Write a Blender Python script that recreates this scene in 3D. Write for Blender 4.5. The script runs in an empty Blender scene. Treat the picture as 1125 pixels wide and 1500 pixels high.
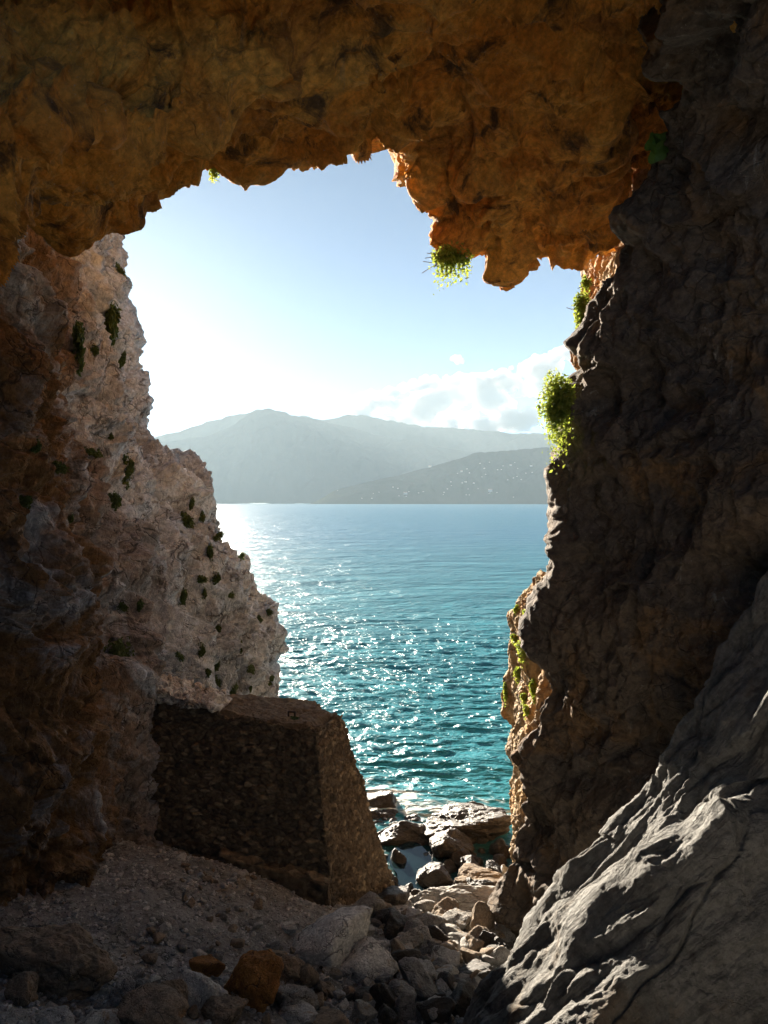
import bpy, bmesh, math, random
import numpy as np
from mathutils import Vector, Matrix
from mathutils.bvhtree import BVHTree

C = bpy.context.scene
COL = C.collection
rng = np.random.default_rng(7)
random.seed(7)

# ------------------------------------------------------------------ camera, sky, sun, exposure
F, CX, HY, CAMZ = 1083.0, 562.5, 736.0, 11.0       # focal length in photo pixels, centre column, horizon row, eye height
cd = bpy.data.cameras.new('camera'); cam = bpy.data.objects.new('camera', cd); COL.objects.link(cam)
cd.sensor_fit = 'VERTICAL'; cd.sensor_height = 36.0; cd.lens = 36.0 * F / 1500.0
cd.shift_y = -(750 - HY) / 1500.0
cd.clip_start = 0.1; cd.clip_end = 60000
cam.location = (0, 0, CAMZ); cam.rotation_euler = (math.radians(90), 0, 0)
C.camera = cam

SUN_AZ, SUN_EL = -22.0, 14.0                        # degrees left of the view axis, above the horizon
az, el = math.radians(SUN_AZ), math.radians(SUN_EL)
SUN = Vector((math.sin(az) * math.cos(el), math.cos(az) * math.cos(el), math.sin(el)))
w = bpy.data.worlds.new('World'); C.world = w; w.use_nodes = True
nt = w.node_tree
sky = nt.nodes.new('ShaderNodeTexSky'); sky.sky_type = 'NISHITA'; sky.sun_disc = False
sky.sun_elevation = el; sky.sun_rotation = az
sky.altitude = 0; sky.air_density = 0.2; sky.dust_density = 0.06; sky.ozone_density = 0.5
bg = nt.nodes['Background']; bg.inputs['Strength'].default_value = 0.05
tintn = nt.nodes.new('ShaderNodeMix'); tintn.data_type = 'RGBA'; tintn.blend_type = 'MULTIPLY'; tintn.inputs[0].default_value = 1
tintn.inputs[7].default_value = (0.80, 0.93, 0.86, 1)                  # sea air: a little greener than the clean model sky
nt.links.new(sky.outputs[0], tintn.inputs[6]); nt.links.new(tintn.outputs[2], bg.inputs['Color'])
sd = bpy.data.lights.new('sun', 'SUN'); sun = bpy.data.objects.new('sun', sd); COL.objects.link(sun)
sd.energy = 5.0; sd.angle = math.radians(0.5); sd.color = (1.0, 0.88, 0.72)
sun.rotation_euler = SUN.to_track_quat('Z', 'Y').to_euler()
C.view_settings.view_transform = 'Standard'; C.view_settings.look = 'None'
C.view_settings.gamma = 1.0; C.view_settings.use_curve_mapping = False
C.view_settings.exposure = 2.68
cy = C.cycles
cy.use_denoising = True
try: cy.denoiser = 'OPENIMAGEDENOISE'
except Exception: pass
cy.max_bounces = 8; cy.diffuse_bounces = 5; cy.glossy_bounces = 3; cy.transmission_bounces = 2
cy.volume_bounces = 2; cy.transparent_max_bounces = 6
cy.caustics_reflective = True; cy.blur_glossy = 1.0; cy.caustics_refractive = False
cy.sample_clamp_indirect = 6.0
cy.use_adaptive_sampling = True; cy.adaptive_threshold = 0.02
HAZE_DENSITY = 0.55e-4

# ------------------------------------------------------------------ numeric helpers
def P(px, py, d):
    return np.array([(px - CX) / F * d, d, CAMZ - (py - HY) / F * d])
def PZ(px, py, z):
    d = (CAMZ - z) * F / (py - HY); return P(px, py, d)

def _h(ix, iy, iz, s=0):
    h = (ix.astype(np.int64) * 374761393 + iy.astype(np.int64) * 668265263 + iz.astype(np.int64) * 2147483647 + s * 1274126177) & 0xFFFFFFFF
    h = ((h ^ (h >> 13)) * 1274126177) & 0xFFFFFFFF
    h = ((h ^ (h >> 16)) * 2246822519) & 0xFFFFFFFF
    return ((h ^ (h >> 13)) & 0xFFFFFF) / float(0x1000000)

def vnoise(p, s=0):                                  # gradient noise, about -1..1
    i = np.floor(p); f = p - i; i = i.astype(np.int64)
    u = f * f * f * (f * (f * 6 - 15) + 10)
    out = 0
    for dx in (0, 1):
        wx = u[:, 0] if dx else 1 - u[:, 0]
        for dy in (0, 1):
            wy = u[:, 1] if dy else 1 - u[:, 1]
            for dz in (0, 1):
                wz = u[:, 2] if dz else 1 - u[:, 2]
                a = _h(i[:, 0] + dx, i[:, 1] + dy, i[:, 2] + dz, s)
                b = _h(i[:, 0] + dx, i[:, 1] + dy, i[:, 2] + dz, s + 17)
                th = a * 6.2831853; zz = b * 2 - 1; r = np.sqrt(np.maximum(0, 1 - zz * zz))
                g = np.cos(th) * r * (f[:, 0] - dx) + np.sin(th) * r * (f[:, 1] - dy) + zz * (f[:, 2] - dz)
                out = out + g * wx * wy * wz
    return out * 1.6

def fbm(p, oct=4, s=0, gain=0.5, ridged=False):
    t = 0; a = 1.0; q = p.copy()
    for k in range(oct):
        n = vnoise(q, s + k * 31)
        t = t + a * ((0.5 - np.abs(n)) if ridged else n)
        a *= gain; q = q * 2.03 + 11.3
    return t

def trinoise(p, s=0):                                # linear between random lattice heights: flat chips with sharp creases
    i = np.floor(p); f = p - i; i = i.astype(np.int64)
    o = np.argsort(-f, axis=1); fs = np.take_along_axis(f, o, 1)
    c = i.copy(); r = np.arange(len(p))
    v = _h(c[:, 0], c[:, 1], c[:, 2], s) * (1 - fs[:, 0])
    for k in range(3):
        c[r, o[:, k]] += 1
        v = v + _h(c[:, 0], c[:, 1], c[:, 2], s) * (fs[:, k] - (fs[:, k + 1] if k < 2 else 0))
    return v * 2 - 1
_ROT = []
for _k in range(8):
    _q, _r = np.linalg.qr(np.random.default_rng(40 + _k).normal(size=(3, 3))); _ROT.append(_q)
def chips(p, scale, oct, s=0, gain=.5, A=None, lac=2.1):
    t = 0; a = 1.0
    q = p if A is None else p @ A
    for k in range(oct):
        t = t + a * trinoise(q @ _ROT[(k + s) % 8] / scale + 7.7 * k, s + 13 * k); a *= gain; scale /= lac
    return t
def joints(p, scale, s=0, width=.035, A=None, keep=.1):   # straight broken cracks
    q = p if A is None else p @ A
    q = q @ _ROT[s % 8] / scale
    return np.exp(-np.abs(trinoise(q, s) + .05 * vnoise(q * 5, s)) / width) * np.clip((vnoise(q * .8 + 4, s + 5) + keep) * 5, 0, 1)
def ledges(p, axis, step, s=0, sharp=.12):           # broken bedding: a saw profile across the beds
    a = np.array(axis, float); a /= np.linalg.norm(a)
    u = (p @ a) / step + .55 * fbm(p / (step * 4), 3, s)
    fr = u - np.floor(u); k = np.floor(u).astype(np.int64)
    amp = _h(k, k * 0, k * 0, s)
    return amp * np.where(fr < 1 - sharp, fr / (1 - sharp), (1 - fr) / sharp) - .5 * amp
def facet(p, s=0, a=1.0, b=0.8):                     # each Voronoi cell is a tilted plane: broken rock faces
    i0 = np.floor(p).astype(np.int64)
    best = np.full(len(p), 1e9); h = np.zeros(len(p)); sec = np.full(len(p), 1e9)
    for dx in (-1, 0, 1):
        for dy in (-1, 0, 1):
            for dz in (-1, 0, 1):
                cx, cyy, cz = i0[:, 0] + dx, i0[:, 1] + dy, i0[:, 2] + dz
                q0 = p[:, 0] - cx - _h(cx, cyy, cz, s + 1)
                q1 = p[:, 1] - cyy - _h(cx, cyy, cz, s + 2)
                q2 = p[:, 2] - cz - _h(cx, cyy, cz, s + 3)
                dd = q0 * q0 + q1 * q1 + q2 * q2
                m = dd < best
                sec = np.where(m, best, np.minimum(sec, dd))
                if m.any():
                    best[m] = dd[m]
                    c0, c1, c2 = cx[m], cyy[m], cz[m]
                    hh = a * (_h(c0, c1, c2, s + 4) - 0.5) + b * (
                        (_h(c0, c1, c2, s + 5) - 0.5) * q0[m] + (_h(c0, c1, c2, s + 6) - 0.5) * q1[m] + (_h(c0, c1, c2, s + 7) - 0.5) * q2[m]) * 2
                    h[m] = hh
    return h, np.sqrt(sec) - np.sqrt(best)

def frame(axis, stretch):                            # coordinates squeezed along one axis (beds run along it)
    a = np.array(axis, float); a /= np.linalg.norm(a)
    return np.eye(3) - (1 - 1 / stretch) * np.outer(a, a)

def pchip(ctrl, segs):                               # monotone interpolation down axis 0
    n = ctrl.shape[0]
    dl = np.diff(ctrl, axis=0); m = np.zeros_like(ctrl)
    pr = dl[:-1] * dl[1:]
    m[1:-1] = np.where(pr > 0, 2 * pr / np.where(np.abs(dl[:-1] + dl[1:]) < 1e-9, 1, dl[:-1] + dl[1:]), 0)
    m[0] = dl[0]; m[-1] = dl[-1]
    out = []
    for k in range(n - 1):
        t = np.linspace(0, 1, segs[k], endpoint=False).reshape((-1,) + (1,) * (ctrl.ndim - 1))
        t2, t3 = t * t, t * t * t
        out.append((2 * t3 - 3 * t2 + 1) * ctrl[k] + (t3 - 2 * t2 + t) * m[k] + (-2 * t3 + 3 * t2) * ctrl[k + 1] + (t3 - t2) * m[k + 1])
    out.append(ctrl[-1:])
    return np.concatenate(out, 0)

def loft(ctrl, rs, cs):
    g = pchip(ctrl, rs)
    return pchip(g.swapaxes(0, 1), cs).swapaxes(0, 1)

def grid_normals(g):
    du = np.gradient(g, axis=0); dv = np.gradient(g, axis=1)
    n = np.cross(du, dv); l = np.linalg.norm(n, axis=2, keepdims=True)
    return n / np.maximum(l, 1e-9)

def smooth_grid(g, it):
    for _ in range(it):
        a = g.copy()
        a[1:-1] = (g[:-2] + 2 * g[1:-1] + g[2:]) / 4; g = a; a = g.copy()
        a[:, 1:-1] = (g[:, :-2] + 2 * g[:, 1:-1] + g[:, 2:]) / 4; g = a
    return g

def mesh_from(name, v, f, mat=None, smooth=True, attr=None):
    v = np.asarray(v, np.float32); f = np.asarray(f, np.int32)
    me = bpy.data.meshes.new(name)
    me.vertices.add(len(v)); me.vertices.foreach_set('co', v.ravel())
    k = f.shape[1]
    me.loops.add(f.size); me.loops.foreach_set('vertex_index', f.ravel())
    me.polygons.add(len(f)); me.polygons.foreach_set('loop_start', np.arange(0, f.size, k, dtype=np.int32))
    me.polygons.foreach_set('use_smooth', np.full(len(f), smooth))
    if attr:
        for an, val in attr.items():
            at = me.attributes.new(an, 'FLOAT', 'POINT'); at.data.foreach_set('value', np.asarray(val, np.float32))
    me.update(calc_edges=True); me.validate()
    if mat: me.materials.append(mat)
    return me

def grid_faces(r, c, off=0):
    i = np.arange(r * c).reshape(r, c) + off
    return np.stack([i[:-1, :-1].ravel(), i[1:, :-1].ravel(), i[1:, 1:].ravel(), i[:-1, 1:].ravel()], 1)

def link(name, me, parent=None):
    o = bpy.data.objects.new(name, me); COL.objects.link(o)
    if parent: o.parent = parent
    return o
def tag(o, label, cat, group=None):
    o['label'] = label; o['category'] = cat
    if group: o['group'] = group
    return o
def structure(name, me):
    o = link(name, me); o['kind'] = 'structure'; return o
def empty(name, loc, label, cat, group=None):
    o = bpy.data.objects.new(name, None); COL.objects.link(o); o.location = loc
    return tag(o, label, cat, group)
def bvh_of(*meshes):
    V, Fc = [], []
    for me in meshes:
        n = len(V)
        co = np.empty(len(me.vertices) * 3, np.float32); me.vertices.foreach_get('co', co)
        V.extend(map(tuple, co.reshape(-1, 3)))
        Fc.extend([tuple(i + n for i in p.vertices) for p in me.polygons])
    return BVHTree.FromPolygons(V, Fc)
def pick(bvh, px, py):
    d = Vector(P(px, py, 1.0)) - cam.location
    return bvh.ray_cast(cam.location, d.normalized())     # location, normal, index, distance

# ------------------------------------------------------------------ materials
def new_mat(name):
    m = bpy.data.materials.new(name); m.use_nodes = True
    t = m.node_tree; b = t.nodes['Principled BSDF']
    return m, t, b
def nd(t, typ, **kw):
    n = t.nodes.new(typ)
    for k, v in kw.items():
        if hasattr(n, k): setattr(n, k, v)
        else: n.inputs[k].default_value = v
    return n
def mix(t, fac, a, b, typ='MIX'):
    n = t.nodes.new('ShaderNodeMix'); n.data_type = 'RGBA'; n.blend_type = typ
    for s, v in ((0, fac), (6, a), (7, b)):
        if hasattr(v, 'links') or isinstance(v, bpy.types.NodeSocket): t.links.new(v, n.inputs[s])
        elif isinstance(v, (int, float)): n.inputs[s].default_value = v
        else: n.inputs[s].default_value = (*v[:3], 1)
    return n.outputs[2]
def ramp(t, src, a, b):
    n = t.nodes.new('ShaderNodeMapRange'); n.inputs[1].default_value = a; n.inputs[2].default_value = b
    n.interpolation_type = 'SMOOTHSTEP'
    t.links.new(src, n.inputs[0]); return n.outputs[0]
def noise(t, vec, scale, detail=6, rough=0.6, dist=0.0):
    n = t.nodes.new('ShaderNodeTexNoise')
    n.inputs['Scale'].default_value = scale; n.inputs['Detail'].default_value = detail
    n.inputs['Roughness'].default_value = rough; n.inputs['Distortion'].default_value = dist
    t.links.new(vec, n.inputs['Vector']); return n.outputs[0]
def mapped(t, vec, scale=(1, 1, 1), rot=(0, 0, 0), loc=(0, 0, 0)):
    n = t.nodes.new('ShaderNodeMapping'); n.inputs['Scale'].default_value = scale
    n.inputs['Rotation'].default_value = rot; n.inputs['Location'].default_value = loc
    t.links.new(vec, n.inputs['Vector']); return n.outputs[0]

def rock_mat(name, base, second, stain, stain_amt=0.5, streak=None, streak_amt=0.5, streak_rot=(0, 0, 0), rough=0.85, bump=0.8, scale=1.0, tint=False, zband=None, yband=None, dark=0.35, cracks=1.0, bed=None):
    m, t, b = new_mat(name)
    tc = t.nodes.new('ShaderNodeTexCoord').outputs['Object']
    vec = mapped(t, tc, (scale,) * 3)
    if tint:
        oi = t.nodes.new('ShaderNodeObjectInfo')
        ad = t.nodes.new('ShaderNodeVectorMath'); ad.operation = 'MULTIPLY_ADD'
        cmb = t.nodes.new('ShaderNodeCombineXYZ')
        for k in range(3): t.links.new(oi.outputs['Random'], cmb.inputs[k])
        t.links.new(cmb.outputs[0], ad.inputs[0]); ad.inputs[1].default_value = (37, 53, 71); t.links.new(vec, ad.inputs[2])
        vec = ad.outputs[0]
    c = mix(t, ramp(t, noise(t, vec, 0.55, 8, 0.65, 0.6), 0.40, 0.62), base, second)
    st = ramp(t, noise(t, mapped(t, vec, loc=(5.2, 1.7, 9.1)), 0.38, 7, 0.68, 0.9), 0.60 - 0.25 * stain_amt, 0.74 - 0.2 * stain_amt)
    if zband:                                        # iron stain belongs to one band of the rock
        sep = t.nodes.new('ShaderNodeSeparateXYZ'); t.links.new(tc, sep.inputs[0])
        zb = ramp(t, sep.outputs[2], zband[0], zband[1])
        mm = t.nodes.new('ShaderNodeMath'); mm.operation = 'MULTIPLY'; t.links.new(st, mm.inputs[0]); t.links.new(zb, mm.inputs[1]); st = mm.outputs[0]
    if yband:
        sep = t.nodes.new('ShaderNodeSeparateXYZ'); t.links.new(tc, sep.inputs[0])
        zb = ramp(t, sep.outputs[1], yband[0], yband[1])
        mm = t.nodes.new('ShaderNodeMath'); mm.operation = 'MULTIPLY'; t.links.new(st, mm.inputs[0]); t.links.new(zb, mm.inputs[1]); st = mm.outputs[0]
    c = mix(t, st, c, stain)
    if streak is not None:
        sv = mapped(t, vec, (2.6, 2.6, 0.22), streak_rot)
        sf = ramp(t, noise(t, sv, 1.0, 8, 0.7, 0.4), 0.66 - 0.2 * streak_amt, 0.78 - 0.2 * streak_amt)
        c = mix(t, sf, c, streak)
    dk = ramp(t, noise(t, mapped(t, vec, loc=(3.1, 8.2, 4.4)), 1.15, 9, 0.72, 0.7), 0.52, 0.66)
    c = mix(t, dk, c, mix(t, dark, (1, 1, 1), (0.30, 0.29, 0.28)), 'MULTIPLY') if False else mix(t, dk, c, mix(t, dark, c, (0.03, 0.024, 0.02)))
    fine = noise(t, vec, 7.0, 10, 0.72)
    c = mix(t, 0.75, c, mix(t, ramp(t, fine, 0.32, 0.68), (0.5,) * 3, (1.35,) * 3), 'MULTIPLY')
    sp = ramp(t, noise(t, vec, 26.0, 4, 0.7), 0.62, 0.72)
    c = mix(t, sp, c, mix(t, 0.5, c, (0.5, 0.47, 0.42)))
    if tint:
        hs = t.nodes.new('ShaderNodeMapRange'); t.links.new(oi.outputs['Random'], hs.inputs[0]); hs.inputs[3].default_value = 0.6; hs.inputs[4].default_value = 1.35
        cb = t.nodes.new('ShaderNodeCombineColor')
        for k in range(3): t.links.new(hs.outputs[0], cb.inputs[k])
        c = mix(t, 1.0, c, cb.outputs[0], 'MULTIPLY')
    c_final = c
    b.inputs['Roughness'].default_value = rough; b.inputs['Specular IOR Level'].default_value = 0.3
    n1 = noise(t, vec, 4.0, 12, 0.68, 0.3); n2 = noise(t, vec, 24.0, 6, 0.65)
    vo = t.nodes.new('ShaderNodeTexVoronoi'); vo.feature = 'DISTANCE_TO_EDGE'; vo.inputs['Scale'].default_value = 1.5
    wv = t.nodes.new('ShaderNodeVectorMath'); wv.operation = 'MULTIPLY_ADD'
    nz = t.nodes.new('ShaderNodeTexNoise'); nz.inputs['Scale'].default_value = 1.3; nz.inputs['Detail'].default_value = 4; t.links.new(vec, nz.inputs['Vector'])
    t.links.new(nz.outputs[1], wv.inputs[0]); wv.inputs[1].default_value = (1.2,) * 3; t.links.new(vec, wv.inputs[2])
    t.links.new(wv.outputs[0], vo.inputs['Vector'])
    ck = ramp(t, vo.outputs[0], 0.0, 0.05)
    def add(a, ka, bb, kb):
        n = t.nodes.new('ShaderNodeMath'); n.operation = 'MULTIPLY'; n.inputs[1].default_value = ka; t.links.new(a, n.inputs[0])
        q = t.nodes.new('ShaderNodeMath'); q.operation = 'MULTIPLY_ADD'; q.inputs[1].default_value = kb; t.links.new(bb, q.inputs[0]); t.links.new(n.outputs[0], q.inputs[2])
        return q.outputs[0]
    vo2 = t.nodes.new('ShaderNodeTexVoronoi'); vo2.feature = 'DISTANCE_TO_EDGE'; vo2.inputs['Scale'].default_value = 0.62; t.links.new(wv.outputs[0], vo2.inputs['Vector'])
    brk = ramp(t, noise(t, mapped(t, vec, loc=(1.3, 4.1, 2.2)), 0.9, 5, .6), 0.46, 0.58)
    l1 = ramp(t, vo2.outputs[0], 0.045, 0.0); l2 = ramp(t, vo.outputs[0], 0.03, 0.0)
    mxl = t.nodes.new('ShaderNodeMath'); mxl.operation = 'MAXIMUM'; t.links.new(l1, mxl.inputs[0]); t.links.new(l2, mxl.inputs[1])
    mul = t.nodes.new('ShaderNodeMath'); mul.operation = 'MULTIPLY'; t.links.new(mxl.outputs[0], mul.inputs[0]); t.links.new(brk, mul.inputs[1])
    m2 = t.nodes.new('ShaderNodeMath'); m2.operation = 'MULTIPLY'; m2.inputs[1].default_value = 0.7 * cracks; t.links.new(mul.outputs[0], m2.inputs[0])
    c_final = mix(t, m2.outputs[0], c_final, (0.035, 0.03, 0.026))  # painted shade: crack lines darkened in the colour itself
    t.links.new(c_final, b.inputs['Base Color'])
    hsum = add(add(add(n1, 0.26, n2, 0.06), 1.0, ck, 0.06 * cracks), 1.0, mul.outputs[0], -0.12 * cracks)
    if bed:
        e = Vector(bed).rotation_difference(Vector((0, 0, 1))).to_euler()
        bv = mapped(t, mapped(t, vec, rot=e), (5.0, 5.0, 0.45))
        hsum = add(hsum, 1.0, noise(t, bv, 1.0, 9, .65, .2), 0.45)
    bp = t.nodes.new('ShaderNodeBump'); bp.inputs['Strength'].default_value = bump; bp.inputs['Distance'].default_value = 0.6 / max(scale, 0.3)
    t.links.new(hsum, bp.inputs['Height']); t.links.new(bp.outputs[0], b.inputs['Normal'])
    return m

M = {}
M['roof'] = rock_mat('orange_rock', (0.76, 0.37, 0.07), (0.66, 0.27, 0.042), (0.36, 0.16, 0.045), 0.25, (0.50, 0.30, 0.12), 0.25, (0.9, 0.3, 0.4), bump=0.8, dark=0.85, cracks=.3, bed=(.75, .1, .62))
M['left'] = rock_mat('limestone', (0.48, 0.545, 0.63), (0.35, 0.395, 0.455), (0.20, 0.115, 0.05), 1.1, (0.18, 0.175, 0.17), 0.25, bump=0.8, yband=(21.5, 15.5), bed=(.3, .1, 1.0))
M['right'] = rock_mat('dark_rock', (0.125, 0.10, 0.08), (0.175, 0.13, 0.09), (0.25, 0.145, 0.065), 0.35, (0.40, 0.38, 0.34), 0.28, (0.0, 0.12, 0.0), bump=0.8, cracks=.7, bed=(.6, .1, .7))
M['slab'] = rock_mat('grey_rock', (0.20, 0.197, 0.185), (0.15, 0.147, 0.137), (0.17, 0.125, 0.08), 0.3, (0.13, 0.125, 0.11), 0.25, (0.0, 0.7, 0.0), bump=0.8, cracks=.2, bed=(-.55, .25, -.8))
M['outer'] = rock_mat('tawny_rock', (0.52, 0.38, 0.22), (0.38, 0.27, 0.16), (0.50, 0.26, 0.09), 0.5, (0.18, 0.13, 0.09), 0.35, bump=0.8)
M['floor'] = rock_mat('gravelly_ground', (0.27, 0.255, 0.235), (0.20, 0.19, 0.175), (0.27, 0.22, 0.16), 0.2, bump=0.7, scale=2.0)
M['boulder'] = rock_mat('boulder_rock', (0.48, 0.455, 0.42), (0.34, 0.32, 0.29), (0.32, 0.21, 0.11), 0.25, bump=0.8, scale=1.6, tint=True)
M['pale'] = rock_mat('pale_rock', (0.70, 0.67, 0.62), (0.60, 0.57, 0.52), (0.30, 0.19, 0.09), 0.25, bump=0.75, scale=1.5, tint=False)
M['rust'] = rock_mat('rust_rock', (0.42, 0.19, 0.05), (0.30, 0.13, 0.035), (0.20, 0.12, 0.06), 0.35, bump=0.75, scale=1.6)
M['brown'] = rock_mat('brown_rock', (0.30, 0.225, 0.155), (0.20, 0.155, 0.11), (0.36, 0.20, 0.08), 0.35, bump=0.55, scale=1.4)
M['wet'] = rock_mat('wet_rock', (0.045, 0.037, 0.030), (0.085, 0.066, 0.048), (0.12, 0.08, 0.042), 0.3, rough=0.42, bump=0.8, scale=1.5)
M['pebble'] = rock_mat('pebbles', (0.42, 0.40, 0.37), (0.27, 0.255, 0.235), (0.58, 0.55, 0.50), 0.4, bump=0.2, scale=6.0)

def masonry_mat():
    m, t, b = new_mat('rubble_masonry')
    at = t.nodes.new('ShaderNodeAttribute'); at.attribute_name = 'stone'
    mo = t.nodes.new('ShaderNodeAttribute'); mo.attribute_name = 'mortar'
    tc = t.nodes.new('ShaderNodeTexCoord').outputs['Object']
    cr = t.nodes.new('ShaderNodeValToRGB'); e = cr.color_ramp
    e.elements[0].color = (0.065, 0.05, 0.036, 1); e.elements[1].color = (0.27, 0.21, 0.135, 1)
    e.elements.new(0.45).color = (0.115, 0.086, 0.056, 1); e.elements.new(0.8).color = (0.155, 0.113, 0.07, 1)
    t.links.new(at.outputs['Fac'], cr.inputs[0])
    c = mix(t, mo.outputs['Fac'], cr.outputs[0], (0.13, 0.095, 0.06))
    c = mix(t, 0.8, c, mix(t, ramp(t, noise(t, tc, 9, 9, 0.7), 0.3, 0.7), (0.55,) * 3, (1.3,) * 3), 'MULTIPLY')
    t.links.new(c, b.inputs['Base Color']); b.inputs['Roughness'].default_value = 0.9
    bp = t.nodes.new('ShaderNodeBump'); bp.inputs['Strength'].default_value = 0.6; bp.inputs['Distance'].default_value = 0.08
    t.links.new(noise(t, tc, 18, 10, 0.7), bp.inputs['Height']); t.links.new(bp.outputs[0], b.inputs['Normal'])
    return m
M['masonry'] = masonry_mat()

def leaf_mat(name, a, bcol, trans=0.5):
    m, t, b = new_mat(name)
    tc = t.nodes.new('ShaderNodeTexCoord').outputs['Object']
    c = mix(t, ramp(t, noise(t, tc, 9, 3, 0.6), 0.35, 0.65), a, bcol)
    t.links.new(c, b.inputs['Base Color']); b.inputs['Roughness'].default_value = 0.55
    tr = t.nodes.new('ShaderNodeBsdfTranslucent'); t.links.new(c, tr.inputs[0])
    mx = t.nodes.new('ShaderNodeMixShader'); mx.inputs[0].default_value = trans
    t.links.new(b.outputs[0], mx.inputs[1]); t.links.new(tr.outputs[0], mx.inputs[2])
    t.links.new(mx.outputs[0], t.nodes['Material Output'].inputs[0])
    return m
M['leaf'] = leaf_mat('bright_leaves', (0.21, 0.29, 0.035), (0.40, 0.43, 0.07), .58)
M['tuft'] = leaf_mat('cliff_leaves', (0.05, 0.085, 0.02), (0.10, 0.14, 0.035), 0.35)
M['fig'] = leaf_mat('broad_leaves', (0.06, 0.13, 0.02), (0.08, 0.17, 0.03), 0.4)
M['dry'] = leaf_mat('dry_stems', (0.22, 0.12, 0.05), (0.15, 0.085, 0.04), 0.2)
def plain(name, col, rough=0.7, metal=0.0):
    m, t, b = new_mat(name)
    tc = t.nodes.new('ShaderNodeTexCoord').outputs['Object']
    c = mix(t, ramp(t, noise(t, tc, 14, 6, 0.7), 0.35, 0.65), [x * 0.75 for x in col], [min(1, x * 1.2) for x in col])
    t.links.new(c, b.inputs['Base Color']); b.inputs['Roughness'].default_value = rough; b.inputs['Metallic'].default_value = metal
    return m
M['iron'] = plain('rusty_iron', (0.035, 0.022, 0.015), 0.7)
M['whitewash'] = plain('whitewash', (0.52, 0.50, 0.46)); M['tile'] = plain('roof_tiles', (0.45, 0.22, 0.13))

# ------------------------------------------------------------------ rock sheets
def box_blur(a, r, it=2):
    for _ in range(it):
        for ax in (0, 1):
            n = a.shape[ax]; rr = min(r, max(1, n // 3)); b = np.moveaxis(a, ax, 0)
            c = np.cumsum(np.concatenate([np.repeat(b[:1], rr + 1, 0), b, np.repeat(b[-1:], rr, 0)], 0), 0)
            a = np.moveaxis((c[2 * rr + 1:] - c[:-2 * rr - 1]) / (2 * rr + 1), 0, ax)
    return a
def rock_sheet(name, ctrl, rs, cs, mat, disp, flip=False, presmooth=3, grain=1.0):
    g = smooth_grid(loft(np.array(ctrl, float), rs, cs), presmooth)
    n = grid_normals(smooth_grid(g, 4))
    if flip: n = -n
    p = g.reshape(-1, 3)
    d = disp(p).reshape(g.shape[:2]); d = (d - .88 * box_blur(d, 55)).ravel()      # keep the outline of the big form
    v = p + n.reshape(-1, 3) * d[:, None]
    f = grid_faces(g.shape[0], g.shape[1])
    if flip: f = f[:, ::-1]
    return mesh_from(name, v, f, mat)

def warp(p, a, s, seed):
    return p + a * np.stack([vnoise(p * s, seed), vnoise(p * s, seed + 5), vnoise(p * s, seed + 9)], 1)

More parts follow.
